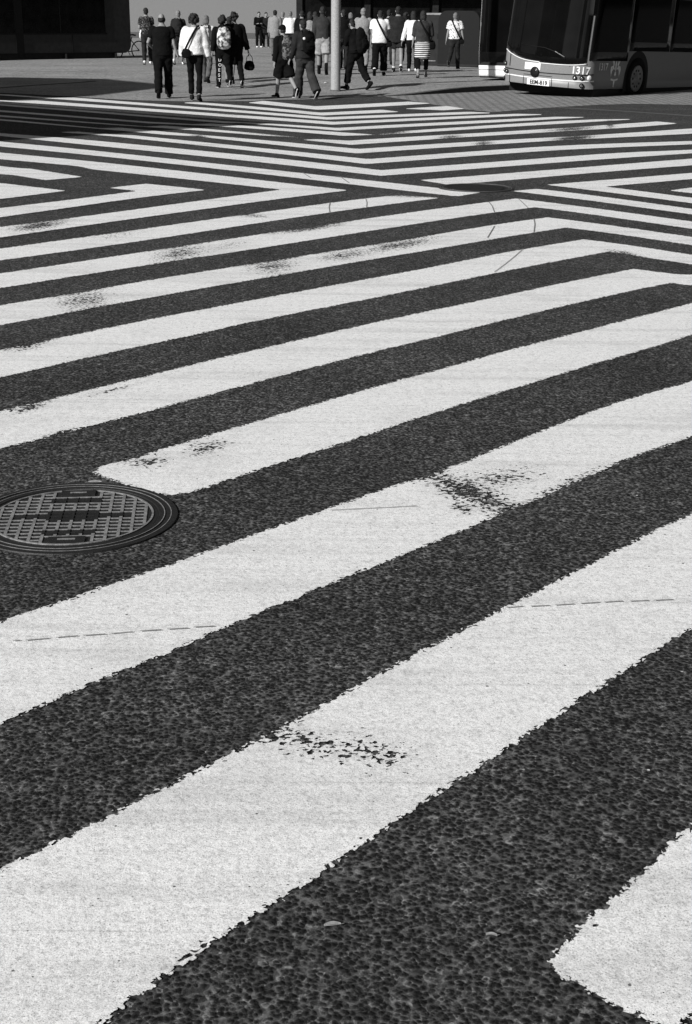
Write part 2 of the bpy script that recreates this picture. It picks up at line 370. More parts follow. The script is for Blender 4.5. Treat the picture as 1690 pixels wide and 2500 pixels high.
# closed outlines: '<' / '>' lists = upper edge (left to right), lower edge (left to right), extend-left m, extend-right m
ST=[
("j25,1197 250,1090 460,985 640,885 880,770 1040,690 1210,610 1340,530 1571,400 k150,298 320,205 480,130 720,0 i490,1500 640,1425 770,1355 900,1290 990,1245 1110,1185 1250,1105 1370,1045 1450,1010 1530,975",
 "j545,1895 640,1810 760,1710 870,1650 960,1580 1090,1510 1200,1440 1290,1385 1400,1315 1480,1275 1571,1200 k0,1095 70,1045 200,965 290,885 420,810 500,755 600,695 700,625 860,530 1000,440 1110,345 1260,265 1400,175 1505,100",3,3),
("j25,22 g140,1565 300,1505 480,1440 600,1410 700,1370 830,1325 930,1290 1030,1265 1100,1230 1230,1190 1350,1145 1450,1105 1571,1065 h300,1040 420,1000 520,950 640,915 720,885 800,860 920,820 1050,765 1150,735 1260,708 1480,640 i200,580 350,525 450,490 560,440 740,365 860,330 1000,265 1100,230 1180,210 1350,155 1440,140 1530,110",
 "j25,500 100,460 240,410 330,365 450,315 550,265 660,240 760,185 850,155 910,120 1000,80 1080,45 1190,0 h400,1510 500,1460 620,1415 730,1355 830,1325 930,1290 1010,1250 1100,1215 1210,1180 1300,1140 1400,1095 1571,1030 i280,985 400,930 560,870 680,820 800,765 900,720 1030,665 1150,595 1250,570 1380,520 1450,490 1530,468",3,3),
("g550,665 600,625 700,605 800,575 900,545 1050,500 1200,455 1300,425 1400,395 1571,345 h300,325 400,290 550,245 700,200 850,160 980,120 1100,85 1250,55 1420,5 f60,1040 250,985 400,945 600,895 800,840 950,810 1100,765 1250,725 1400,690 1530,655",
 "g560,675 650,710 750,750 900,795 1000,825 1065,830 1150,810 1250,775 1330,740 1420,710 1500,680 1571,660 h290,640 380,605 520,565 640,520 720,495 830,465 930,425 1080,375 1200,335 1340,300 1450,260 1571,220 i300,180 450,140 600,95 750,50 900,0 f1000,1015 1150,975 1300,935 1400,910 1530,862",0,3),
("g40,255 200,220 330,185 500,145 650,105 800,75 930,40 1080,5 d1250,1005 1400,970 1571,935 e400,890 550,855 700,820 850,785 1000,750 1150,715 1300,690 1400,665 1571,635 f350,600 500,565 600,545 750,510 950,470 1100,440 1250,412 1400,430 1530,448",
 "g33,495 150,475 290,435 400,405 560,360 720,320 850,285 1000,250 1100,220 1220,190 1350,155 1450,125 1571,95 h300,70 450,30 e560,1052 700,1010 850,975 950,950 1100,910 1250,880 1400,845 1571,800 f350,755 480,730 600,695 700,680 850,640 1000,605 1100,580 1250,545 1400,515 1490,502 1600,517",3,3),
("d33,915 200,885 450,828 600,795 750,770 900,735 1050,705 1200,680 1350,655 1571,612 e400,575 550,545 700,520 850,495 1000,465 1150,440 1300,410 1450,380 1571,358 f350,322 500,290 650,270 800,245 930,223 1050,232 1200,255 1350,280 1530,308",
 "g33,42 d230,1043 350,1010 500,985 650,950 800,915 980,875 1130,850 1250,825 1400,785 1500,760 1571,752 e330,725 500,690 650,660 800,635 950,605 1100,575 1250,545 1400,510 1571,480 f350,440 500,410 650,385 800,355 950,325 1080,303 1150,310 1300,332 1530,370",3,3),
("d33,632 200,608 330,585 520,555 700,520 830,495 900,487 1050,462 1200,435 1350,410 1571,383 e400,350 600,315 800,285 950,262 1150,230 1300,205 1450,180 1571,157 f330,135 500,105 700,82 850,100 1000,120 1200,145 1400,172 1530,195",
 "d33,758 200,735 380,695 500,670 640,645 800,615 950,590 1100,560 1250,535 1400,510 1571,485 e400,447 550,425 700,395 850,370 1000,345 1150,322 1300,300 1450,270 1571,252 f350,220 500,197 650,172 820,148 950,160 1100,183 1250,205 1400,225 1530,247",3,3),
("d33,430 200,408 350,383 550,350 750,320 950,292 1150,262 1350,230 1571,197 e350,175 550,145 750,117 950,88 1150,60 1350,28 c183,735 350,712 500,695 650,712 800,730 1000,755 f1190,48 1350,72 1530,97",
 "d33,522 130,508 250,488 400,462 550,440 700,418 850,393 1000,370 1150,352 1350,320 1571,287 e400,255 600,225 800,192 1000,162 1200,132 1400,100 1571,75 f350,52 500,30 620,18 750,32 900,50 1100,80 1300,110 1530,143",3,3),
("d33,272 250,240 450,215 650,185 850,160 1050,130 1250,100 1450,75 e209,58 b450,755 700,722 880,697 1060,675 1170,668 1250,680 1390,690",
 "d33,347 250,320 450,292 650,262 850,235 1050,205 1250,175 1450,142 1571,122 e450,88 700,50 900,20 b1100,728 1250,710 1390,693",3,0),
("a33,497 150,505 250,520 350,538 468,555","a33,545 130,562 240,578 350,567 468,558",3,0),
("a33,338 200,352 400,372 600,393 800,415 1000,437 1200,458 1400,480 1571,497 b400,520 600,543 800,563 1000,585 1200,607 1400,630 1571,650 c265,656",
 "a33,370 200,385 400,402 600,425 800,447 1000,467 1200,490 1400,512 1571,532 b400,555 600,577 800,600 1000,625 1200,650 1400,672 1510,682 c265,658",3,0),
("a33,283 150,290 300,300 450,315 650,332 850,352 1050,372 1300,395 1571,422 b400,440 600,462 800,487 940,504 1020,514 1150,503 1300,492 1450,483 c183,473 400,458 600,443 800,430 1000,410 1150,400 1300,393 1530,387",
 "a33,303 200,322 400,343 600,360 800,380 1000,402 1200,420 1400,438 1571,457 b400,480 600,502 800,525 1020,550 1200,537 1400,522 1571,510 c400,492 600,477 800,462 1000,447 1200,432 1400,420 1530,412",3,3),
("b1280,576 c42,564 200,552 400,537 600,522 800,505 1000,488 1200,473 1400,457 1530,447",
 "b1280,579 1380,592 1450,607 c150,605 300,592 500,575 700,555 900,537 1100,520 1300,507 1530,490",0,3),
("a345,269 450,267 600,278 680,288 800,290 1000,308 1230,335 1400,350 1571,367 b400,385 600,407 800,428 940,443 1100,430 1300,415 1571,397 c400,382 600,365 700,360 900,350 1100,343 1300,335 1530,330",
 "a345,272 500,283 640,292 700,303 850,317 1000,332 1200,352 1400,372 1571,392 b400,412 600,435 800,457 925,475 1100,462 1300,447 1571,426 c400,410 600,393 800,382 1000,372 1200,363 1530,352",0,3),
("a33,193 300,218 590,245 720,242 850,253 1000,268 1150,280 1300,296 1450,303 1571,312 b400,335 600,352 780,370 880,378 1000,368 1200,355 1400,343 1571,335 c400,320 600,308 750,303 910,297 1100,285 1300,268 1530,253",
 "a33,203 300,228 590,252 750,262 870,272 1000,287 1150,292 1220,303 1400,320 1571,335 b400,357 600,380 750,397 870,407 1000,398 1200,382 1400,370 1571,360 c330,350 500,341 700,325 830,320 980,312 1150,305 1290,297 1400,292 1530,285",3,3),
("b530,318 600,314 700,318 820,325 900,318 1100,305 1300,293 1571,280 c300,275 500,262 700,250 820,243 900,235 1080,226 1300,207 1400,202 1520,213",
 "b530,321 650,333 720,343 830,352 950,345 1150,330 1280,322 1450,310 1571,300 c400,287 600,277 700,273 900,260 1050,250 1160,243 1300,238 1450,222 1520,216",0,0),
("a33,168 300,190 600,212 880,234 1000,229 1150,238 1330,253 1571,276 b300,283 450,295 500,302",
 "a33,178 300,199 600,222 880,239 1000,243 1200,257 1330,267 1571,290 b300,297 430,305 500,305",3,0),
("a33,136 300,156 600,178 900,204 1180,219 1300,216 1450,225 1571,233 b400,245 600,260 800,275 980,286",
 "a33,147 300,167 600,189 900,214 1180,224 1300,230 1450,238 1571,247 b400,263 600,279 780,294 980,289",3,0),
("b1010,281 1170,263 1400,248 c183,235 400,222 600,208 800,197 1000,185 1100,182 1225,187",
 "b1000,290 1200,278 1400,266 c183,252 400,240 600,228 800,215 1000,205 1100,198 1225,190",0,0),
("a33,97 300,113 600,137 900,165 1200,190 1400,206 b120,207 250,209 400,218 600,233 740,244 900,233 1100,222 1300,212 c183,202 400,190 600,180 750,172 930,174",
 "a33,107 300,124 600,148 900,176 1200,202 1400,214 b120,212 300,223 500,239 640,251 750,261 900,251 1100,241 1300,231 c183,219 400,207 600,195 800,184 930,177",3,0),
("a33,70 180,67 350,80 600,97 900,120 1200,143 1571,168 b400,180 600,195 720,205 900,194 1200,181 c183,168 400,158 500,153 660,156",
 "a33,78 200,85 500,107 800,130 1100,152 1300,166 1571,184 b400,199 600,214 710,223 900,212 1200,198 c183,183 400,172 550,165 660,160",3,0),
("a33,32 200,44 290,51 420,49 700,72 1000,95 1300,115 1571,138 b400,152 600,168 680,175 900,165 1200,153 1450,143 c200,140 330,146",
 "a33,40 290,57 500,71 800,93 1100,116 1300,132 1571,152 b400,167 600,184 680,191 900,182 1200,169 c183,156 330,150",3,0),
("a1130,81 1200,78 1350,88 1571,104 b400,120 640,146 800,137 1030,127 1130,139",
 "a1130,85 1350,103 1571,120 b400,138 640,164 850,155 1130,142",0,0),
("b180,81 270,70 400,85 600,105 800,97 1000,87 1200,75 1330,85","b180,84 400,107 620,128 800,119 1000,109 1200,97 1330,88",0,0),
("b1185,119 1300,110 1400,104 1450,104 1550,119","b1185,122 1300,130 1420,131 1550,122",0,0),
("c485,648 630,634 750,645 900,662 1100,690 1300,718 1530,750","c485,651 600,660 800,685 1000,713 1200,742 1400,768 1530,786",0,3),
("c1485,644 1530,638","c1485,647 1530,652",0,2.5),
]
# chevrons (outline lists; '!' marks an open end to extend)
CH=[
# thin band joined with an up-right band at a sharp tip
("a33,410 200,425 350,440 530,457 700,475 900,498 1100,520 1300,540 1571,573 b400,597 600,620 800,642",
 "b800,646 650,662 500,682 300,708 108,733 d1250,32 1000,68 750,100 500,133 250,170 33,202",
 "d33,135 150,120 300,103 500,78 700,48 900,22 b209,662 380,640",
 "b380,639 209,620 a1420,604 1300,590 1100,570 900,548 700,525 540,510 450,490 350,478 200,465 33,452",'L'),
("a655,627 750,615 880,602 1000,610 1150,630 1255,640",
 "a1255,643 1100,660 950,677 800,695 650,715 500,740 350,762 200,783 d33,72",
 "a33,748 200,727 400,705 600,682 820,649","a820,648 655,630",'L1'),
("c1530,540 1300,560 1100,575 900,592 700,607","c700,610 850,628 1000,645 1200,670 1400,697 1530,715",
 "c1530,680 1400,660 1200,635 1070,621","c1070,620 1300,597 1530,580",'R'),
]
# ------------------------------------------------------------------ the ground
def sheet(name, pts, z, mat, kind_label=None):
    pts = [Vector((p[0], p[1], 0)) for p in pts]
    tri = tessellate_polygon([pts])
    o = link(name, [(p.x, p.y, z) for p in pts], [list(t)[::-1] for t in tri], mat)
    if o.data.polygons[0].normal.z < 0: o.data.flip_normals()
    return struct(o, kind_label)
sheet('ground', [(-900, -400), (900, -400), (900, 1600), (-900, 1600)], -.03, 'asphalt_far')
sheet('road', [(-45, -10), (45, -10), (45, 60), (-45, 60)], 0.0, 'asphalt')
K0 = G(*P('b1040,42')[0]); K1 = G(1250, 220.5, 0.0)
KD = (K1 - K0).normalized(); KN = Vector((-KD.y, KD.x, 0))
def ss(t): t = min(1, max(0, t)); return t * t * (3 - 2 * t)
def zp(x, y):
    u = (Vector((x, y, 0)) - K0).dot(KD); return .008 + .11 * ss(u / 3.2)
bl = [G(*q) for q in P('a-60,18 33,23 400,43 700,62 900,70 1130,75 1571,73 b250,66 560,62 700,50 900,44 1000,42')] + [K0]
bl = [Vector((-60, bl[0].y + 3, 0)), Vector((-20, bl[0].y + 1, 0))] + bl + [K0 + KD * 60]
def yb(x):
    for a, b in zip(bl, bl[1:]):
        if a.x <= x <= b.x: return a.y + (b.y - a.y) * (x - a.x) / max(1e-6, b.x - a.x)
    return bl[-1].y
xs = list(np.arange(-60, -14, 2.0)) + list(np.arange(-14, 10, .25)) + list(np.arange(10, 44, 2.0))
ts = [0, .1, .3, .6, 1, 1.5, 2, 3, 4, 6, 9, 14, 20, 30, 45, 70]
gv, gf = [], []
for x in xs:
    y0 = yb(x)
    for t in ts: gv.append((x, y0 + t, zp(x, y0 + t)))
n = len(ts)
for i in range(len(xs) - 1):
    for j in range(n - 1): gf.append([i * n + j, (i + 1) * n + j, (i + 1) * n + j + 1, i * n + j + 1])
struct(link('plaza', gv, gf, 'plaza', None, True), 'pale grey plaza pavement behind the crosswalk')
# kerb stones along the bus bay
kv, kf = [], []
us = list(np.arange(0.05, 30, .4))
for u in us:
    a = K0 + KD * u; z = zp(a.x, a.y) + .004
    for off, zz in ((-.004, -.01), (0, z - .015), (.015, z), (.17, z)): p = a + KN * off; kv.append((p.x, p.y, zz))
for i in range(len(us) - 1):
    for j in range(3): kf.append([i * 4 + j, (i + 1) * 4 + j, (i + 1) * 4 + j + 1, i * 4 + j + 1])
ko = link('kerb', kv, kf, 'granite_shade_groove'); ko.data.materials.append(M['granite'])
for p in ko.data.polygons: p.material_index = 1 if p.index % 3 == 2 else 0  # front face gets the darker copy, its shade painted into the colour
struct(ko, 'granite kerb with shade painted into its face between the plaza and the bus bay')
bay = [K0] + [K0 + KD * 34] + [G(*q) for q in P('c2100,112 1530,94 1250,88 980,97 620,119 350,143 160,122 b1340,91 1180,62 1100,51')]
sheet('pavement', bay, .004, 'cobble', 'lighter cobbled bus bay in front of the kerb')
# dark lane crossing the plaza far behind
sheet('path', [G(-40, 158), G(330, 148), G(600, 138), G(760, 134), G(1000, 128), G(1000, 119), G(760, 123), G(600, 126), G(330, 131), G(-40, 137)], .014, 'dark_asphalt', 'dark strip of paving across the plaza')
sheet('path', [G(200, 155.5), G(330, 151.2), G(600, 153.5), G(760, 153), G(1000, 152), G(1000, 150.6), G(760, 151.4), G(600, 152), G(330, 149.6), G(200, 154)], .014, 'dark_asphalt', 'thin dark joint line across the plaza')

# ------------------------------------------------------------------ painted stripes
def ellipse(cx, cy, rx, ry, ang, s): return (cx, cy, rx, ry, R(ang), s)
WEAR = [ellipse(*a) for a in (
 (1150, 1203, 135, 30, 21, .92), (1100, 1180, 60, 16, 18, .9), (1200, 1225, 60, 16, 18, .9), (1215, 1170, 120, 30, -8, .62), (1370, 1180, 120, 8, -24, .5), (1130, 1240, 30, 14, 10, .8),
 (758, 1814, 130, 34, 8, .66), (895, 1838, 140, 46, 6, .62), (690, 1790, 60, 16, -20, .5),
 (364, 1128, 60, 15, -6, .72), (505, 1094, 62, 18, -12, .72), (203, 733, 72, 24, -6, .70), (666, 649, 66, 20, -6, .70),
 (975, 598, 95, 12, -9, .78), (845, 622, 75, 12, -7, .7), (440, 618, 75, 20, -8, .70), (563, 599, 55, 12, -8, .5), (754, 557, 85, 7, -8, .9),
 (290, 573, 80, 12, -9, .45), (616, 526, 42, 5, 6, .7), (998, 477, 85, 4, 2, .9), (96, 550, 70, 10, -8, .9), (66, 846, 52, 10, -12, .7),
 (70, 997, 50, 8, -14, .8), (146, 1056, 42, 8, -15, .6), (280, 951, 60, 4, -14, .8), (1521, 617, 42, 5, 9, .8),
 (1395, 315, 62, 6, -4, .85), (1402, 337, 48, 5, -4, 1.1), (1181, 350, 26, 6, -4, .85), (952, 325, 52, 5, -5, .85), (693, 331, 95, 5, 6, .7),
 (486, 333, 22, 4, 6, .9), (1100, 334, 34, 4, -4, .85), (1490, 304, 12, 12, 10, .8), (1500, 265, 40, 3, -3, .5), (560, 280, 40, 3, 4, .5))]
def PS(s):
    q = [Vector(a) for a in P(s)]
    for _ in range(3):
        r = [a.copy() for a in q]
        for i in range(1, len(q) - 1):
            a, b = q[i - 1], q[i + 1]; d = b - a; t = max(0, min(1, (q[i] - a).dot(d) / max(1e-6, d.length_squared))); c = a + d * t
            lim = 1.5 + max(0, q[i].y - 450) / 230
            if (q[i] - c).length < lim: r[i] = q[i].lerp(c, .7)
        q = r
    return [tuple(a) for a in q]
def extend(g, e0, e1):
    if e0: g = [g[0] + (g[0] - g[min(3, len(g) - 1)]).normalized() * e0] + g
    if e1: g = g + [g[-1] + (g[-1] - g[max(-4, -len(g))]).normalized() * e1]
    return g
def resample(g, step=None): return g
def stripe_poly(rec):
    up = extend([G(*q) for q in PS(rec[0])], rec[2], rec[3]); lo = extend([G(*q) for q in PS(rec[1])], rec[2], rec[3])
    return up + lo[::-1]
polys = [stripe_poly(r) for r in ST]
# sharp chevrons where a thin band meets another one
def pp(s): return [G(*q) for q in PS(s)]
c0 = CH[0]; a = extend(pp(c0[0]), 3, 0); b = extend(pp(c0[1])[::-1], 3, 0)[::-1]; c_ = extend(pp(c0[2]), 3, 0); d = extend(pp(c0[3])[::-1], 3, 0)[::-1]
polys.append(a + b + c_ + d)
c1 = CH[1]; b = extend(pp(c1[1])[::-1], 3, 0)[::-1]; c_ = extend(pp(c1[2]), 3, 0); polys.append(pp(c1[0]) + b + c_ + pp(c1[3]))
c2 = CH[2]; a = extend(pp(c2[0])[::-1], 0, 3)[::-1]; b = extend(pp(c2[1]), 0, 3); c_ = extend(pp(c2[2])[::-1], 0, 3)[::-1]; d = extend(pp(c2[3]), 0, 3)
polys.append(a + b + c_ + d)
# wedge at the left frame edge, and the corner stripe at the lower right
w1 = extend(pp('a33,607 200,625 365,646')[::-1], 0, .5)[::-1]; w2 = extend(pp('a365,648 150,673 33,690'), 0, .5); polys.append(w1 + w2)
ue = extend(pp('k975,1470 1030,1400 1130,1320 1250,1210 1380,1100 1510,972'), 0, 2.5); ce = pp('k950,1545 1020,1585 1150,1640 1240,1690')
ce2 = extend(ce, 0, .12); polys.append([ue[-1]] + ue[::-1][1:] + [pp('k955,1515')[0]] + ce2 + [ce2[-1] + (ue[-1] - ue[0]) * 1.0])

LINES = {0: [('i440,1540 540,1531', .0045), ('i590,1532 712,1526', .0045), ('i748,1524 870,1516', .0045), ('i910,1514 1030,1506', .0045), ('i1062,1505 1180,1498', .0045), ('i1225,1499 1345,1494', .0045), ('i1385,1493 1500,1488', .0045)],
 1: [('j25,137 58,134', .0045), ('j85,134 195,125', .0045), ('j230,121 335,112', .0045), ('j362,111 468,104', .0045), ('j497,102 598,93', .0045), ('j632,90 735,83', .0045), ('j765,81 865,75', .0045), ('j890,71 990,66', .0045), ('h700,915 900,907 1100,898 1250,887', .0045)],
 6: [('c325,720 345,745 360,785', .009), ('c510,695 545,725 575,757', .009)], 5: [('f360,140 345,175 315,215', .008), ('f612,92 618,130 612,178', .009)],
 4: [('f545,285 500,335 440,385 360,435', .006)], 7: [('b697,722 690,752 695,786', .008), ('b922,692 932,720 930,752', .007)],
 9: [('b520,530 575,565', .012), ('b760,555 820,598', .012)]}
def build_stripe(poly, idx):
    A = np.array([[p.x, p.y] for p in poly]); n = len(A); Bq = np.roll(A, -1, 0)
    dist = float(np.min(np.hypot(A[:, 0], A[:, 1]))); md = float(np.mean(np.hypot(A[:, 0], A[:, 1])))
    cell = min(.07, max(.018, md * .0035))
    # local frame along the longest run keeps the grid small
    d = A - A.mean(0); u, s_, vt = np.linalg.svd(d, full_matrices=False); ax = vt[0]; ay = np.array([-ax[1], ax[0]]); L = np.stack([A @ ax, A @ ay], 1)
    x0, y0 = L.min(0) - .06; x1, y1 = L.max(0) + .06
    gx = np.arange(x0, x1 + cell, cell); gy = np.arange(y0, y1 + cell, cell)
    XX, YY = np.meshgrid(gx, gy, indexing='ij'); pt = np.stack([XX.ravel(), YY.ravel()], 1)
    LB = np.roll(L, -1, 0); d2 = np.full(len(pt), 1e9); inside = np.zeros(len(pt), bool)
    for i in range(n):
        p, q = L[i], LB[i]; e = q - p; l2 = e @ e
        if l2 < 1e-12: continue
        t = np.clip(((pt - p) @ e) / l2, 0, 1); r = pt - p - t[:, None] * e; d2 = np.minimum(d2, (r * r).sum(1))
        if p[1] != q[1]:
            cr = ((p[1] > pt[:, 1]) != (q[1] > pt[:, 1])) & (pt[:, 0] < (q[0] - p[0]) * (pt[:, 1] - p[1]) / (q[1] - p[1]) + p[0]); inside ^= cr
    sdv = np.sqrt(d2); sdv[~inside] *= -1
    S = sdv.reshape(XX.shape)
    keep = np.maximum.reduce([S[:-1, :-1], S[1:, :-1], S[:-1, 1:], S[1:, 1:]]) > -.035
    ii, jj = np.nonzero(keep); ny = len(gy)
    q = np.stack([ii * ny + jj, (ii + 1) * ny + jj, (ii + 1) * ny + jj + 1, ii * ny + jj + 1], 1)
    used, inv = np.unique(q, return_inverse=True); q = inv.reshape(q.shape)
    wp = pt[used][:, :1] * ax + pt[used][:, 1:] * ay; v3 = np.column_stack([wp, np.full(len(wp), .003 + idx * .00012)])
    a0, b0, c0_ = v3[q[0, 0]], v3[q[0, 1]], v3[q[0, 2]]
    if np.cross(b0 - a0, c0_ - a0)[2] < 0: q = q[:, ::-1]
    pxy = proj_np(v3); wear = np.zeros(len(v3))
    for (cx, cy, rx, ry, an, s) in WEAR:
        dx, dy = pxy[:, 0] - cx, pxy[:, 1] - cy; uu = dx * math.cos(an) + dy * math.sin(an); vv = -dx * math.sin(an) + dy * math.cos(an)
        r = np.sqrt((uu / rx) ** 2 + (vv / ry) ** 2); wear = np.maximum(wear, s * np.clip((1.75 - r) / 1.5, 0, 1))
    verts = [tuple(map(float, p)) for p in v3]; faces = [list(map(int, t)) for t in q]; nf = len(faces); sdl = list(sdv[used]); wl = list(wear)
    for (txt, wd) in LINES.get(idx, []):
        ln = pp(txt)
        for p, r in zip(ln, ln[1:]):
            dd = (r - p).normalized(); nn = Vector((-dd.y, dd.x, 0)) * wd * .5; b_ = len(verts)
            verts += [tuple(p - nn + Vector((0, 0, .0075))), tuple(r - nn + Vector((0, 0, .0075))), tuple(r + nn + Vector((0, 0, .0075))), tuple(p + nn + Vector((0, 0, .0075)))]
            faces.append([b_, b_ + 1, b_ + 2, b_ + 3]); sdl += [1] * 4; wl += [0] * 4
    o = link('crosswalk_stripe', verts, faces, 'paint'); me = o.data
    me.materials.append(M['crack'])
    for k in range(nf, len(me.polygons)): me.polygons[k].material_index = 1
    for nm, arr in (('sd', sdl), ('wear', wl)):
        at = me.attributes.new(nm, 'FLOAT', 'POINT'); at.data.foreach_set('value', np.array(arr, np.float32))
    struct(o, None, 'painted stripes of the diagonal crosswalk')
for i_, p_ in enumerate(polys): build_stripe(p_, i_)

rl = pp('c770,112 900,118 1100,128 1300,142 1530,158 1800,178'); rv = []
for k_, q_ in enumerate(rl): rv += [(q_.x - .05, q_.y - .12, .0035), (q_.x + .05, q_.y + .12, .0035)]
struct(link('road_line', rv, [[2 * k_, 2 * k_ + 2, 2 * k_ + 3, 2 * k_ + 1] for k_ in range(len(rl) - 1)], 'granite'), 'faint worn lane line at the right below the bus')

def rail(pts, wd, label):
    g = [G(*q) for q in pts]; rv = []
    for i_, q_ in enumerate(g):
        d_ = (g[min(i_ + 1, len(g) - 1)] - g[max(i_ - 1, 0)]).normalized(); nn = Vector((-d_.y, d_.x, 0)) * wd
        for s_ in (-1, 1): rv.append((q_.x + nn.x * s_, q_.y + nn.y * s_, .013))
    struct(link('rail_groove', rv, [[2 * k_, 2 * k_ + 2, 2 * k_ + 3, 2 * k_ + 1] for k_ in range(len(g) - 1)], 'granite_shade_groove'), label)
rail([(-60, 172), (33, 176), (140, 181), (260, 189), (375, 194.5), (466, 200), (560, 206)], .09, 'dark groove curving over the plaza towards the pedestrians')
rail([(-60, 220), (75, 210), (200, 202), (280, 195), (375, 188), (460, 183), (540, 180)], .10, 'dark groove crossing the plaza in front of the tram')
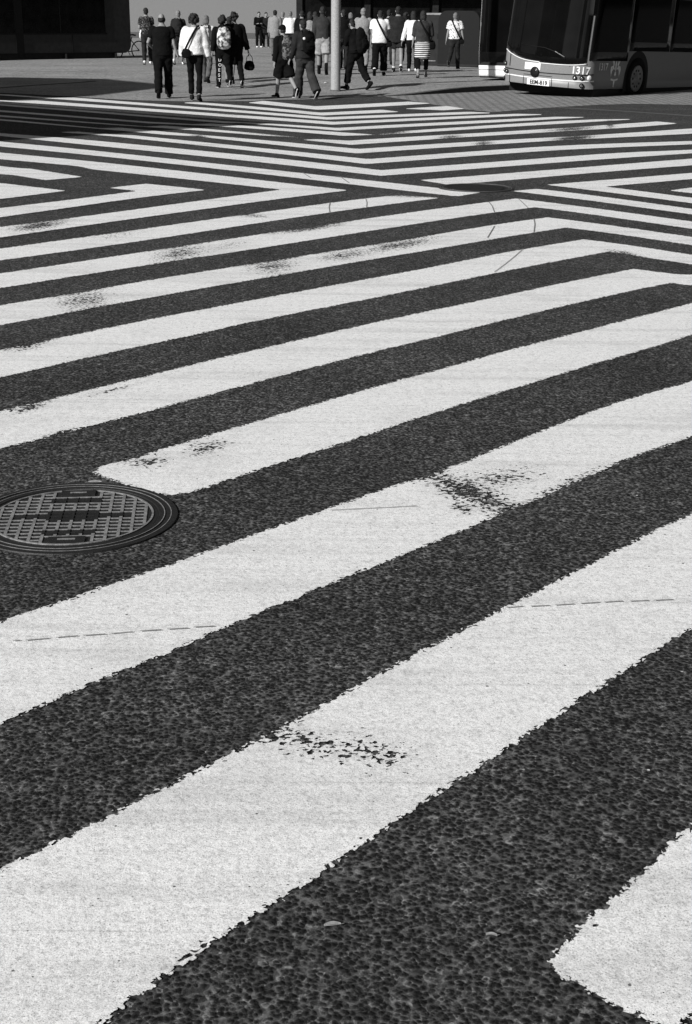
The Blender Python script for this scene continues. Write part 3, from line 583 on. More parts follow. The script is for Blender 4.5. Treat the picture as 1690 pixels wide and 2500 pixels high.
# ------------------------------------------------------------------ people
def place(px, py):
    g = G(px, py)
    for _ in range(3): g = G(px, py, zp(g.x, g.y))
    return g
V = Vector
class Person:
    def __init__(s, px, py, h, yaw, label, legs, arms, lean=3, w=1.0, skin='skin', hair=('short', 'hair_dark'), head=(0, 0), group='pedestrians walking away over the plaza'):
        s.g = place(px, py); s.h = h; s.k = k = h / 1.75; s.w = w; s.yaw = R(yaw)
        s.e = thing('person', label, 'person', s.g, -s.yaw, group)
        s.M = Matrix.Translation(s.g) @ Matrix.Rotation(-s.yaw, 4, 'Z')
        F = V((0, 1, 0)); Rr = V((1, 0, 0)); U = V((0, 0, 1))
        def ld(a, ab=0):
            d = V((math.sin(R(ab)), math.sin(R(a)) * math.cos(R(ab)), -math.cos(R(a)) * math.cos(R(ab)))); return d
        s.legs = []; low = 0; hips = []
        for sg, (a, kn, ft) in zip((-1, 1), legs):
            hip = V((sg * .085 * k * (.6 + .4 * w), 0, 0)); knee = hip + ld(a, sg * 2) * .435 * k; ank = knee + ld(a - kn, sg * 0) * .425 * k
            # foot frame: toes drop by ft degrees, heel up
            toe = V((sg * .06, math.cos(R(ft)), -math.sin(R(ft)))).normalized(); up = V((0, math.sin(R(ft)), math.cos(R(ft))))
            sole = ank - up * .085 * k
            pts = [sole - toe * .07 * k, sole + toe * .17 * k]; low = min(low, min(p.z for p in pts)); s.legs.append([hip, knee, ank, toe, up])
        dz = V((0, 0, -low + .002))
        for l in s.legs:
            for i in range(3): l[i] = l[i] + dz
        s.pel = dz.copy()
        s.T = V((0, math.sin(R(lean)), math.cos(R(lean)))); s.B = V((0, -math.cos(R(lean)), math.sin(R(lean))))   # torso up, back
        s.neck = s.pel + s.T * .53 * k
        s.arms = []
        for sg, (a, ab, el, tw) in zip((-1, 1), arms):
            sh = s.pel + s.T * .475 * k + V((sg * .175 * k * (.55 + .45 * w), 0, 0)); elb = sh + ld(a, sg * ab) * .295 * k
            d2 = ld(a + el, sg * (ab + tw)); wr = elb + d2 * .25 * k; s.arms.append([sh, elb, wr, d2, sg])
        s.hc = s.neck + s.T * .06 * k + V((math.sin(R(head[1])) * .02, .03 * k + math.sin(R(head[0])) * .09 * k, .10 * k - abs(math.sin(R(head[0]))) * .05 * k))
        s.hrot = Euler((-R(head[0]), 0, -R(head[1]))).to_matrix()
        s.body(skin); s.dohair(*hair); s.seed = random.uniform(0, 90)
    def tors(s, t):       # torso half-widths at height fraction t (0 hip, 1 neck)
        k, w = s.k, s.w
        tab = [(-.16, .155, .11), (0, .172, .125), (.25, .152, .112), (.5, .160, .115), (.75, .178, .122), (.9, .165, .10), (1, .085, .072)]
        for (a, x0, y0), (b, x1, y1) in zip(tab, tab[1:]):
            if t <= b: f = (t - a) / (b - a); return ((x0 + (x1 - x0) * f) * k * w, (y0 + (y1 - y0) * f) * k * (.4 + .6 * w))
        return (.06 * k, .06 * k)
    def tp(s, t): return s.pel + s.T * (.53 * s.k * t) + V((0, -.02 * s.k * math.sin(math.pi * max(0, min(1, t))), 0))
    def body(s, skin):
        m = MB(); k = s.k
        ts = [-.1, 0, .12, .25, .4, .55, .7, .82, .92, 1.0]
        m.tube([s.tp(t) for t in ts], [s.tors(t) for t in ts], 18)
        m.tube([s.tp(.95), s.hc - V((0, .01, .05 * k))], [.062 * k, .056 * k], 12)
        r = s.hrot
        m.ball(s.hc, (.075 * k, .096 * k, .115 * k), 16, 11, r)
        m.ball(s.hc + r @ V((0, .035 * k, -.065 * k)), (.055 * k, .062 * k, .055 * k), 12, 8, r)
        m.tube([s.hc + r @ V((0, .092 * k, .012 * k)), s.hc + r @ V((0, .118 * k, -.028 * k))], [.010 * k, .016 * k], 8)
        for sg in (-1, 1): m.ball(s.hc + r @ V((sg * .078 * k, -.005 * k, -.008 * k)), (.010 * k, .020 * k, .032 * k), 8, 6, r)
        for sg in (-1, 1): m.ball(s.hc + r @ V((sg * .032 * k, .082 * k, .018 * k)), (.022 * k, .014 * k, .010 * k), 8, 6, r)
        m.tube([s.hc + r @ V((-.025 * k, .09 * k, -.062 * k)), s.hc + r @ V((.025 * k, .09 * k, -.062 * k))], [.008 * k, .008 * k], 8)
        for hip, kn, an, toe, up in s.legs:
            m.tube([hip, hip.lerp(kn, .35), kn, kn.lerp(an, .3), an, an - up * .05 * k], [.088 * k * s.w, .078 * k * s.w, .053 * k, .057 * k, .037 * k, .04 * k], 14)
            m.tube([an - up * .055 * k - toe * .04 * k, an - up * .058 * k + toe * .15 * k], [(.035 * k, .025 * k), (.038 * k, .02 * k)], 10)
        for sh, el, wr, d, sg in s.arms:
            m.tube([sh, sh.lerp(el, .4), el, el.lerp(wr, .3), wr], [.052 * k, .046 * k, .037 * k, .037 * k, .025 * k], 12)
            fwd = V((0, 1, 0)); fwd = (fwd - d * fwd.dot(d)).normalized(); inn = d.cross(fwd) * (1 if d.cross(fwd).x * sg < 0 else -1)
            pe = wr + d * .085 * k
            m.tube([wr, wr + d * .03 * k, pe], [(.026 * k, .018 * k), (.040 * k, .016 * k), (.042 * k, .014 * k)], 12, fwd)
            for i, ln in enumerate((.070, .080, .075, .058)):
                b = pe + fwd * (.032 - .0215 * i) * k; c = b + d * ln * .5 * k + inn * .008 * k; t = c + (d * .8 + inn * .6).normalized() * ln * .55 * k
                m.tube([b, c, t], [.0095 * k, .009 * k, .0075 * k], 7)
            tb = wr + d * .03 * k + fwd * .035 * k; m.tube([tb, tb + (d * .6 + fwd * .7 + inn * .2).normalized() * .035 * k, tb + (d * .95 + fwd * .45 + inn * .3).normalized() * .07 * k], [.012 * k, .011 * k, .009 * k], 7)
        m.remesh('body', skin, s.e, .0095, 2)
    def dohair(s, style, mat):
        if style == 'none': return
        k = s.k; r = s.hrot; m = MB(); c = s.hc
        if style == 'thin':
            m.ball(c + r @ V((0, -.016 * k, -.012 * k)), (.082 * k, .093 * k, .075 * k), 14, 9, r)
        elif style == 'cap':
            m.ball(c + r @ V((0, -.004 * k, .035 * k)), (.088 * k, .106 * k, .095 * k), 16, 9, r)
            m.tube([c + r @ V((0, .07 * k, .045 * k)), c + r @ V((0, .17 * k, .03 * k))], [(.075 * k, .010 * k), (.055 * k, .008 * k)], 12)
            m.remesh('cap', mat, s.e, .010, 2); m = MB(); m.ball(c + r @ V((0, -.02 * k, -.02 * k)), (.079 * k, .085 * k, .075 * k), 14, 9, r); mat = 'hair_dark'
        else:
            m.ball(c + r @ V((0, -.012 * k, .034 * k)), (.083 * k, .098 * k, .092 * k), 14, 9, r); m.ball(c + r @ V((0, -.034 * k, -.022 * k)), (.073 * k, .068 * k, .072 * k), 14, 9, r); m.ball(c + r @ V((0, -.045 * k, -.07 * k)), (.052 * k, .040 * k, .05 * k), 12, 8, r)
        if style == 'curly':
            for i in range(34):
                a, b = random.uniform(0, 6.3), random.uniform(-.5, 1.3); p = V((math.cos(a) * math.cos(b) * .092, math.sin(a) * math.cos(b) * .095 - .03, math.sin(b) * .11 + .005))
                m.ball(c + r @ (p * k), random.uniform(.026, .042) * k, 8, 6)
        if style in ('long', 'bob'):
            L = .20 if style == 'long' else .11
            m.tube([c + r @ V((0, -.03 * k, .04 * k)), c + r @ V((0, -.055 * k, -.08 * k)), c + V((0, -.06 * k, -L * k))], [(.09 * k, .07 * k), (.088 * k, .06 * k), (.07 * k, .03 * k)], 14)
        if style == 'bun': m.ball(c + r @ V((0, -.10 * k, .07 * k)), .045 * k, 10, 8)
        m.remesh('hair', mat, s.e, .009, 1, .007, 40, random.uniform(0, 50))
    def top(s, mat, sleeve=1.0, hem=0.0, ease=.012, name='shirt', hood=False, collar=False, roll=False):
        m = MB(); k = s.k; t0 = hem
        ts = [t0, t0 + .02] + [t for t in (-.08, .05, .2, .35, .5, .65, .78, .88, .95) if t > t0 + .04] + [1.0]
        rr = [s.tors(t) for t in ts]; fl = [.012 * max(0, .4 - t) for t in ts]
        rr = [(a + ease * 1.2 + f, b + ease * 1.3 + f) for (a, b), f in zip(rr, fl)]
        m.tube([s.tp(t) for t in ts], rr, 22, cap=.12)
        for sh, el, wr, d, sg in s.arms:
            full = [sh - V((sg * .035 * k, 0, -.01 * k)), sh.lerp(el, .1), sh.lerp(el, .5), el, el.lerp(wr, .5), wr - d * .012]
            rad = [.062, .064, .058, .050, .046, .038]; rad = [a * k + ease for a in rad]
            n = 6 if sleeve >= 1 else (4 if sleeve > .6 else 3)
            pth, rd = full[:n], rad[:n]
            if sleeve < .6: pth[-1] = sh.lerp(el, .62); rd[-1] += .008
            elif sleeve < 1: pth.append(el.lerp(wr, .12)); rd.append(.053 * k + ease)
            m.tube(pth, rd, 14, cap=.12); m.ball(sh - V((sg * .012 * k, 0, .006 * k)), .066 * k + ease, 14, 10)
        if hood: m.ball(s.neck + s.B * .055 * k + s.T * .0, (.11 * k, .065 * k, .075 * k), 14, 9)
        if collar: m.tube([s.tp(.97), s.tp(1.09)], [.082 * k, .072 * k], 14)
        return m.remesh(name, mat, s.e, .0125, 3, .009, 6.5, s.seed)
    def trousers(s, mat, length=1.0, ease=.012, flare=0.0, name='trousers'):
        m = MB(); k = s.k
        ts = [-.12, 0, .1, .19]; m.tube([s.tp(t) for t in ts], [(a + ease * .9, b + ease) for a, b in (s.tors(t) for t in ts)], 20)
        for hip, kn, an, toe, up in s.legs:
            end = an - up * .02 * k
            full = [hip + V((0, 0, .02)), hip.lerp(kn, .4), kn, kn.lerp(end, .4), end]
            rad = [.096 * s.w, .084 * s.w, .060 + flare * .3, .060 + flare * .7, .045 + flare]; rad = [a * k + ease for a in rad]
            if length < 1:
                tot = length * 2
                if tot <= 1: full = [full[0], hip.lerp(kn, tot * .6), hip.lerp(kn, tot)]; rad = [rad[0], rad[1] + .006, rad[1] + .012]
                else: full = full[:3] + [kn.lerp(end, tot - 1)]; rad = rad[:3] + [rad[3]]
            m.tube(full, rad, 14, cap=.12)
        return m.remesh(name, mat, s.e, .0115, 3, .013, 9, s.seed + 5)
    def skirt(s, mat, length=.5):
        m = MB(); k = s.k; z = s.pel
        m.tube([z + V((0, 0, .06 * k)), z + V((0, 0, -.05 * k)), z + V((0, .01, -.2 * k)), z + V((0, .02, -length * k))], [(.172 * k * s.w, .13 * k), (.20 * k * s.w, .16 * k), (.205 * k * s.w, .175 * k), (.20 * k * s.w, .185 * k)], 24, cap=.1)
        return m.remesh('skirt', mat, s.e, .012, 2, .012, 8, s.seed)
    def shoes(s, mat, sole='black', big=1.0, sock=None, boot=0):
        k = s.k * big
        for hip, kn, an, toe, up in s.legs:
            side = toe.cross(up); q = an - up * .055 * s.k; m = MB()
            m.tube([q - toe * .055 * k, q, q + toe * .08 * k, q + toe * .165 * k], [(.038 * k, .045 * k), (.042 * k, .048 * k), (.048 * k, .035 * k), (.042 * k, .026 * k)], 14, side)
            m.tube([q - toe * .015, q + up * (.05 + boot) * k], [.05 * k, .048 * k], 12)
            sh = m.remesh('shoe', mat, s.e, .009, 2)
            b = an - up * .076 * s.k; m = MB()
            m.tube([b - toe * .06 * k, b + toe * .05 * k, b + toe * .165 * k], [(.042 * k, .011 * k), (.047 * k, .012 * k), (.045 * k, .011 * k)], 14, side)
            m.build('sole', sole, sh, True)
            if sock:
                m = MB(); m.tube([an - up * .02 * k, an.lerp(kn, sock[1])], [.042 * s.k, (.042 + .02 * sock[1]) * s.k], 12); m.build('sock', sock[0], s.e, True)
    # things carried: top-level, built in world space
    def frame(s, p): return s.M @ p
    def backpack(s, label, mat, size=(.30, .16, .44), top=.98, pocket=None, tilt=0, group='backpacks worn by pedestrians'):
        k = s.k; w_, d_, h_ = [a * k for a in size]
        org = s.M @ (s.tp(top) - s.T * h_ + s.B * (.13 * k + d_ * .5))
        X = (s.M.to_3x3() @ V((1, 0, 0))); B = (s.M.to_3x3() @ s.B); T = (s.M.to_3x3() @ s.T)
        fr = Matrix((( X.x, B.x, T.x), (X.y, B.y, T.y), (X.z, B.z, T.z))).to_4x4()
        e = thing('backpack', label, 'backpack', org, 0, group)
        m = MB(); m.tube([V((0, -.01, .03)), V((0, 0, h_ * .25)), V((0, 0, h_ * .7)), V((0, -.015, h_ * .93))], [(w_ * .46, d_ * .5), (w_ * .52, d_ * .58), (w_ * .5, d_ * .54), (w_ * .36, d_ * .4)], 20)
        m.xf(fr); m.remesh('bag_body', mat, e, .011, 2, .014, 10, random.uniform(0, 40))
        m = MB(); m.tube([V((0, d_ * .5, h_ * .1)), V((0, d_ * .62, h_ * .28)), V((0, d_ * .5, h_ * .46))], [(w_ * .36, d_ * .2), (w_ * .38, d_ * .25), (w_ * .34, d_ * .2)], 14)
        m.xf(fr); m.remesh('pocket', pocket or mat, e, .010, 2, .006, 14)
        m = MB(); m.tube([V((-.04, -.02, h_)), V((-.03, 0, h_ + .045)), V((.03, 0, h_ + .045)), V((.04, -.02, h_))], [.009] * 4, 7); m.xf(fr); m.build('handle', 'black', e, True)
        for sg in (-1, 1):
            x = sg * .095 * k; y = -(d_ * .5 + .13 * k)
            m = MB(); m.tube([V((x, -d_ * .4, h_ * .86)), V((x * 1.05, y + .11 * k, h_ + .035 * k)), V((x * 1.1, y - .05 * k, h_ + .01 * k)), V((x * 1.1, y - .155 * k, h_ * .72)), V((x * 1.3, y - .13 * k, h_ * .35)), V((x * 1.75, -d_ * .45 - .10 * k, h_ * .12)), V((x * 1.5, -d_ * .2, h_ * .1))], [(.022, .006)] * 7, 8, V((1, 0, 0)))
            m.xf(fr); m.build('strap', 'black', e, True)
        return e
    def crossbag(s, label, mat, pouch=(.19, .07, .15), side=-1, out=0.0, on_back=False):
        """bag on a strap over the opposite shoulder; side = hip that carries the pouch"""
        k = s.k; a = s.tp(1.0) + V((-side * .085 * k, 0, .028 * k)); b = s.tp(.08) + V((side * .205 * k * s.w, 0, -.02 * k))
        c = (a + b) * .5; ac = (a - b) * .5; org = s.M @ b
        e = thing('shoulder_bag', label, 'bag', org, 0, 'bags carried by pedestrians'); Mi = Matrix.Translation(-org) @ s.M
        m = MB(); n = 26; pts = []
        for i in range(n + 1):
            th = 2 * math.pi * i / n; cs, sn = math.cos(th), math.sin(th); dp = (.158 * (.55 + .45 * s.w) + out) * k
            sq = math.copysign(abs(sn) ** .75, sn)
            pts.append(c + ac * (cs * (1.06 + out)) + V((0, 1, 0)) * (-dp * sq) + V((0, -.012, 0)))
        m.tube(pts, [(.022 * k, .006)] * len(pts), 8, s.T.cross(V((0, 1, 0))) , cap=False).xf(Mi); m.build('strap', mat, e, True)
        p0 = b + V((side * .03, -.05 if on_back else -.02, -.10 * k)); m = MB()
        if on_back: p0 = b + V((-side * .07 * k, (-.17 - out) * k, .0 * k))
        m.tube([p0 - V((0, 0, pouch[2] * .42)), p0, p0 + V((0, 0, pouch[2] * .42))], [(pouch[0] * .5, pouch[1] * .55), (pouch[0] * .52, pouch[1] * .6), (pouch[0] * .42, pouch[1] * .45)], 16).xf(Mi)
        m.remesh('pouch', mat, e, .010, 2, .008, 12)
        return e
    def handbag(s, label, mat, arm=1, size=(.24, .10, .15), drop=.16):
        wr = s.arms[arm][2] + s.arms[arm][3] * .12 * s.k; org = s.M @ (wr - V((0, 0, drop + size[2])))
        e = thing('handbag', label, 'bag', org, -s.yaw, 'bags carried by pedestrians'); hd = drop + size[2]
        m = MB(); m.tube([V((0, 0, .02)), V((0, 0, size[2] * .5)), V((0, 0, size[2]))], [(size[0] * .5, size[1] * .5), (size[0] * .5, size[1] * .55), (size[0] * .36, size[1] * .3)], 16); m.remesh('bag_body', mat, e, .010, 2, .008, 12)
        for sg in (-1, 1):
            m = MB(); m.tube([V((sg * size[0] * .33, 0, size[2] * .9)), V((sg * size[0] * .26, 0, hd * .8)), V((sg * .02, 0, hd))], [.008] * 3, 7); m.build('handle', mat, e, True)
        return e
WL = ((17, 3, 0), (-13, 26, 36)); WR = ((-13, 26, 36), (17, 3, 0))          # left / right leg leading
wl = ((14, 3, 0), (-9, 14, 18)); wr_ = ((-9, 14, 18), (14, 3, 0)); ST_ = ((3, 2, 0), (-3, 3, 3))
BL = ((14, 3, 0), (-8, 58, 62)); BR = ((-8, 58, 62), (14, 3, 0))               # rear foot lifted high
AR = ((-12, 8, 12, 0), (14, 8, 18, 0)); AL = ((14, 8, 18, 0), (-12, 8, 12, 0)); AN = ((2, 9, 10, 0), (-2, 9, 10, 0))
TAN = dict(skin='tan_skin')
# 1 man in floral shirt by the bicycle
p = Person(361, 158, 1.74, -8, 'person in dark floral shirt and dark trousers beside the bicycle at the tram end', wr_, ((10, 10, 70, -25), (5, 6, 14, 0)), hair=('short', 'hair_dark'))
p.top('floral', .5, -.02); p.trousers('charcoal', 1, .016); p.shoes('white_cloth', 'black')
m = p.handbag('crumpled white carrier bag beside the dark floral shirt', 'white_cloth', 0, (.22, .12, .24), .02)
# 2 heavy man all in black
p = Person(401, 239.5, 1.69, -6, 'broad man all in black with thin hair, nearest the left kerb line', ((-10, 24, 34), (12, 3, 0)), ((-6, 24, 62, -48), (-14, 12, 22, 4)), w=1.17, hair=('thin', 'hair_dark'), skin='skin')
p.top('black_cloth', .55, -.12, .02); p.trousers('black_cloth', 1, .022, .018); p.shoes('black_cloth', 'black')
# 3 dark backpacker behind
p = Person(438, 158, 1.70, 4, 'person with a round dark backpack between the man in black and the white sweater', WR, AN, hair=('short', 'hair_grey'))
p.top('charcoal', .5, -.03); p.trousers('charcoal', .5, .022); p.shoes('white_cloth', 'black'); p.backpack('round dark backpack behind the man in black', 'charcoal', (.34, .18, .46))
# 4 woman in white sweater
p = Person(478, 247, 1.67, 2, 'woman in white sweater and black leggings with a black crossbody bag', ((12, 3, 0), (-5, 14, 14)), ((6, 15, 18, -8), (-6, 14, 18, -6)), w=1.04, hair=('curly', 'hair_dark'))
p.top('white_cloth', 1, .01, .034, 'sweater'); p.trousers('black_cloth', .93, .004, 0, 'leggings'); p.shoes('charcoal', 'black'); p.crossbag('black crossbody bag on the back of the white sweater', 'black_cloth', (.19, .07, .15), -1, .045, True)
# 5 person with pale hood and backpack
p = Person(506, 203, 1.66, 6, 'person in white top and grey jeans half hidden behind the white sweater', WL, AN, hair=('bob', 'hair_fair'))
p.top('white_cloth', 1, -.03, .016); p.trousers('denim', 1, .014); p.shoes('charcoal', 'black'); p.backpack('mottled white and grey backpack behind the white sweater', 'leafy', (.26, .13, .40))
# 6 child with shiny backpack and lettering on the leg
p = Person(546, 214.5, 1.66, -16, 'youngster in black tracksuit with pale letters down one leg', ((8, 2, 0), (-14, 30, 40)), ((-16, 10, 20, 0), (8, 8, 20, 0)), hair=('curly', 'hair_dark'), w=1.08)
p.top('black_cloth', 1, -.02, .02, 'hoodie', hood=True); tr = p.trousers('black_cloth', 1, .014); p.shoes('black_cloth', 'white')
hip, kn, an, toe, up = p.legs[0]
for i, ch in enumerate('DOEST'):
    v, f = text_mesh(ch, .105); o_ = kn.lerp(hip, .35).lerp(an, .02 + .215 * i) + V((-.035, -.098, 0)); rz = Matrix.Rotation(R(0), 3, 'Z')
    link('letter', [o_ + rz @ V((q.x, 0, q.y)) for q in v], f, 'crest', tr)
p.backpack('shiny silver patterned backpack on the youngster in black', 'shiny', (.35, .16, .50))
# 7 tall person with handbag
p = Person(575, 213.5, 1.74, -14, 'tall person in black with bushy hair holding a small dark handbag', ((15, 4, 0), (-15, 24, 46)), ((8, 10, 15, 0), (-8, 14, 10, 4)), lean=6, w=1.05, hair=('curly', 'hair_dark'))
p.top('black_cloth', 1, -.08, .028, 'jacket'); p.trousers('black_cloth', 1, .015); p.shoes('black_cloth', 'white'); p.handbag('small round dark handbag hanging from a hand of the tall person', 'black_cloth', 1, (.26, .12, .17), .17)
# bare legged walker hidden behind the two
p = Person(562, 204, 1.62, 0, 'bare legged person almost hidden behind the two in black', WL, AN)
p.top('black_cloth', .5, -.05); p.trousers('black_cloth', .5, .02); p.shoes('black_cloth', 'black')
# far couple
p = Person(633, 116, 1.70, 170, 'far person in dark trousers standing left of the dark poncho', ST_, ((5, 8, 95, -30), (5, 8, 95, -30)), group='people standing far across the plaza'); p.top('black_cloth', 1, -.1, .02, 'jacket'); p.trousers('black_cloth', 1, .02); p.shoes('white_cloth', 'white')
p = Person(650, 116, 1.68, 160, 'far person wrapped in a wide dark poncho', ST_, AN, w=1.25, group='people standing far across the plaza'); p.top('charcoal', 1, -.45, .06, 'poncho'); p.trousers('charcoal', 1, .012); p.shoes('charcoal', 'white')
# 9 boy with camouflage backpack
p = Person(694, 239, 1.50, -34, 'boy in black shorts and cap with a camouflage backpack', ((14, 3, 0), (-16, 30, 62)), ((-6, 8, 14, 0), (8, 8, 18, 0)), hair=('cap', 'black_cloth'), w=1.05)
p.top('black_cloth', 1, -.05, .024, 'hoodie'); p.trousers('black_cloth', .5, .036, 0, 'shorts'); p.shoes('black_cloth', 'white', 1.12); p.backpack('camouflage backpack on the boy in black shorts', 'camo', (.34, .19, .52), 1.0)
# 10 boy in wide jeans
p = Person(745, 240.5, 1.61, -30, 'boy in dark hooded top and wide trousers beside the boy in shorts', ((13, 3, 0), (-15, 24, 44)), ((0, 14, 20, 0), (10, 12, 22, 0)), hair=('short', 'hair_dark'), lean=7, w=1.08)
p.top('charcoal', 1, -.10, .03, 'hooded_top', hood=True); p.trousers('dark_grey', 1, .022, .04); p.shoes('black_cloth', 'white', 1.1); p.backpack('black backpack with a round white badge on the boy in wide trousers', 'black_cloth', (.30, .17, .44)); 
bk = [o for o in C.objects if o.name.startswith('backpack')][-1]
m = MB(); m.ball((-.10, -.17, .27), (.028, .012, .028), 12, 8); m.build('badge', 'white', bk, True)
# 11 behind them
p = Person(709, 141, 1.70, 10, 'person in white shirt standing behind the boy with the cap', ST_, ((10, 14, 60, -50), (10, 14, 60, -50)), hair=('short', 'hair_fair'), w=1.1); p.top('white_cloth', .5, -.06, .03); p.trousers('charcoal', 1); p.shoes('charcoal')
p = Person(672, 137, 1.74, 10, 'person in grey woven coat standing behind the boy with the cap', ST_, AN, hair=('short', 'hair_dark'), w=1.15); p.top('tweed', 1, -.5, .03, 'coat'); p.trousers('mid_grey', 1); p.shoes('charcoal')
p = Person(757, 172, 1.66, 0, 'person with a plaid rucksack seen over the shoulder of the boy in wide trousers', wl, AN, hair=('long', 'hair_dark')); p.top('charcoal', 1, -.05); p.trousers('charcoal', 1); p.shoes('black_cloth'); p.backpack('plaid rucksack left of the pole', 'tweed', (.30, .15, .42))
# 12 dark jacket, pale shorts
p = Person(788, 182, 1.82, 0, 'man in dark jacket and pale shorts just left of the pole', WL, AR, hair=('short', 'hair_dark'), w=1.08)
p.top('dark_grey', 1, -.02, .026, 'jacket', collar=True); p.trousers('khaki', .46, .03, 0, 'shorts'); p.shoes('black_cloth', 'black', 1, ('black_cloth', .35), .04)
# 14 black clad man with big bag
p = Person(868, 218, 1.60, -46, 'man in black tee and cropped black trousers striding just right of the pole', ((18, 6, 0), (-17, 22, 40)), ((16, 9, 22, 0), (-8, 9, 14, 0)), lean=9, head=(24, 0), w=1.04)
p.top('black_cloth', .8, -.10, .026); p.trousers('black_cloth', .9, .024, .008); p.shoes('black_cloth', 'black', 1.1); p.backpack('large black backpack on the man right of the pole', 'black_cloth', (.34, .22, .54), .97)
# 15 grey shirt man
p = Person(886, 176, 1.80, 4, 'grey haired man in rolled sleeve grey shirt and pale trousers', WL, ((4, 9, 10, 0), (0, 11, 14, 0)), hair=('short', 'hair_grey'), w=1.08)
p.top('tweed', .8, -.10, .024); p.trousers('pale_denim', 1, .02); p.shoes('charcoal', 'black')
# 16 white shirt with strap
p = Person(926, 185, 1.76, 6, 'man in loose white shirt with a dark strap and wide black trousers', WR, ((6, 8, 10, 0), (6, 10, 50, -20)), lean=7, head=(30, 0), w=1.04)
p.top('white_cloth', .55, -.14, .034); p.trousers('black_cloth', .92, .03, .02); p.shoes('black_cloth', 'black', 1, ('white_cloth', .16)); p.crossbag('dark crossbody bag on the loose white shirt', 'black_cloth', (.20, .07, .14), 1, .05)
# 17 dark long jacket
p = Person(970, 176, 1.82, 2, 'tall person in long dark jacket and shorts with bare knees and pale sneakers', ((8, 3, 0), (-10, 18, 26)), AN, w=1.14)
p.top('charcoal', 1, -.30, .04, 'jacket'); p.trousers('charcoal', .34, .02, 0, 'shorts'); p.shoes('charcoal', 'white', 1.05, ('white_cloth', .12))
# 18 white blouse
p = Person(1007, 177, 1.70, 0, 'person in white blouse mostly hidden behind the striped skirt', wl, ((-8, 16, 10, 0), (2, 6, 10, 0)), hair=('long', 'hair_dark')); p.top('white_cloth', 1, -.05, .02, 'blouse'); p.trousers('black_cloth', 1); p.shoes('white_cloth', 'white')
# 19 striped skirt
p = Person(1030, 191, 1.70, 4, 'woman in dark top, striped skirt and black leggings', wr_, ((2, 10, 10, 0), (4, 12, 30, -8)), hair=('long', 'hair_dark'), w=1.08)
p.top('dark_grey', .8, .02, .022); p.skirt('bands', .42); p.trousers('black_cloth', .84, .004, 0, 'leggings'); p.shoes('tan_skin', 'charcoal', .95); p.crossbag('dark shoulder bag at the hip of the striped skirt', 'black_cloth', (.2, .08, .2), 1, .015)
# 20 patterned tee
p = Person(1108, 168, 1.69, 14, 'person in white leaf print tee with a black strap beside the dark cabinet', ((-10, 44, 50), (10, 4, 0)), ((2, 12, 8, 0), (-2, 12, 8, 0)), hair=('short', 'hair_fair'))
p.top('leafy', .55, .0, .026); p.trousers('charcoal', 1, .016); p.shoes('charcoal', 'mid_grey', 1.05); p.crossbag('black crossbody strap bag on the leaf print tee', 'black_cloth', (.17, .06, .12), 1, .03)

for (px, py, h, yw, cl, tp_, lb, hr, gr) in (
 (737, 152, 1.74, 12, 'black_cloth', 'jacket', 'person in black jacket standing behind the boy in wide trousers', ('short', 'hair_dark'), 1),
 (771, 166, 1.70, -10, 'charcoal', 'coat', 'person in long charcoal coat close behind the plaid rucksack', ('long', 'hair_dark'), 1),
 (838, 170, 1.73, 8, 'black_cloth', 'hoodie', 'person in black hoodie behind the man right of the pole', ('short', 'hair_dark'), 1),
 (856, 150, 1.66, -6, 'dark_grey', 'jacket', 'person in dark grey jacket left of the grey haired man', ('bob', 'hair_fair'), 1),
 (948, 158, 1.76, 3, 'black_cloth', 'jacket', 'person in black jacket between the loose white shirt and the long dark jacket', ('short', 'hair_dark'), 1),
 (990, 150, 1.71, 0, 'charcoal', 'jacket', 'person in charcoal jacket left of the white blouse', ('curly', 'hair_dark'), 1),
 (690, 131, 1.72, 20, 'mid_grey', 'jacket', 'person in mid grey jacket between the woven coat and the white shirt', ('short', 'hair_grey'), 1)):
    p = Person(px, py, h, yw, lb, random.choice((WL, WR, wl)), random.choice((AR, AL, AN)), hair=hr, w=random.uniform(1.0, 1.14), head=(random.uniform(0, 14), random.uniform(-30, 30)))
    p.top(cl, 1, -.42 if tp_ == 'coat' else -.06, .022, tp_, hood=tp_ == 'hoodie'); p.trousers('charcoal' if cl != 'charcoal' else 'black_cloth', 1, .016); p.shoes('charcoal', 'black')
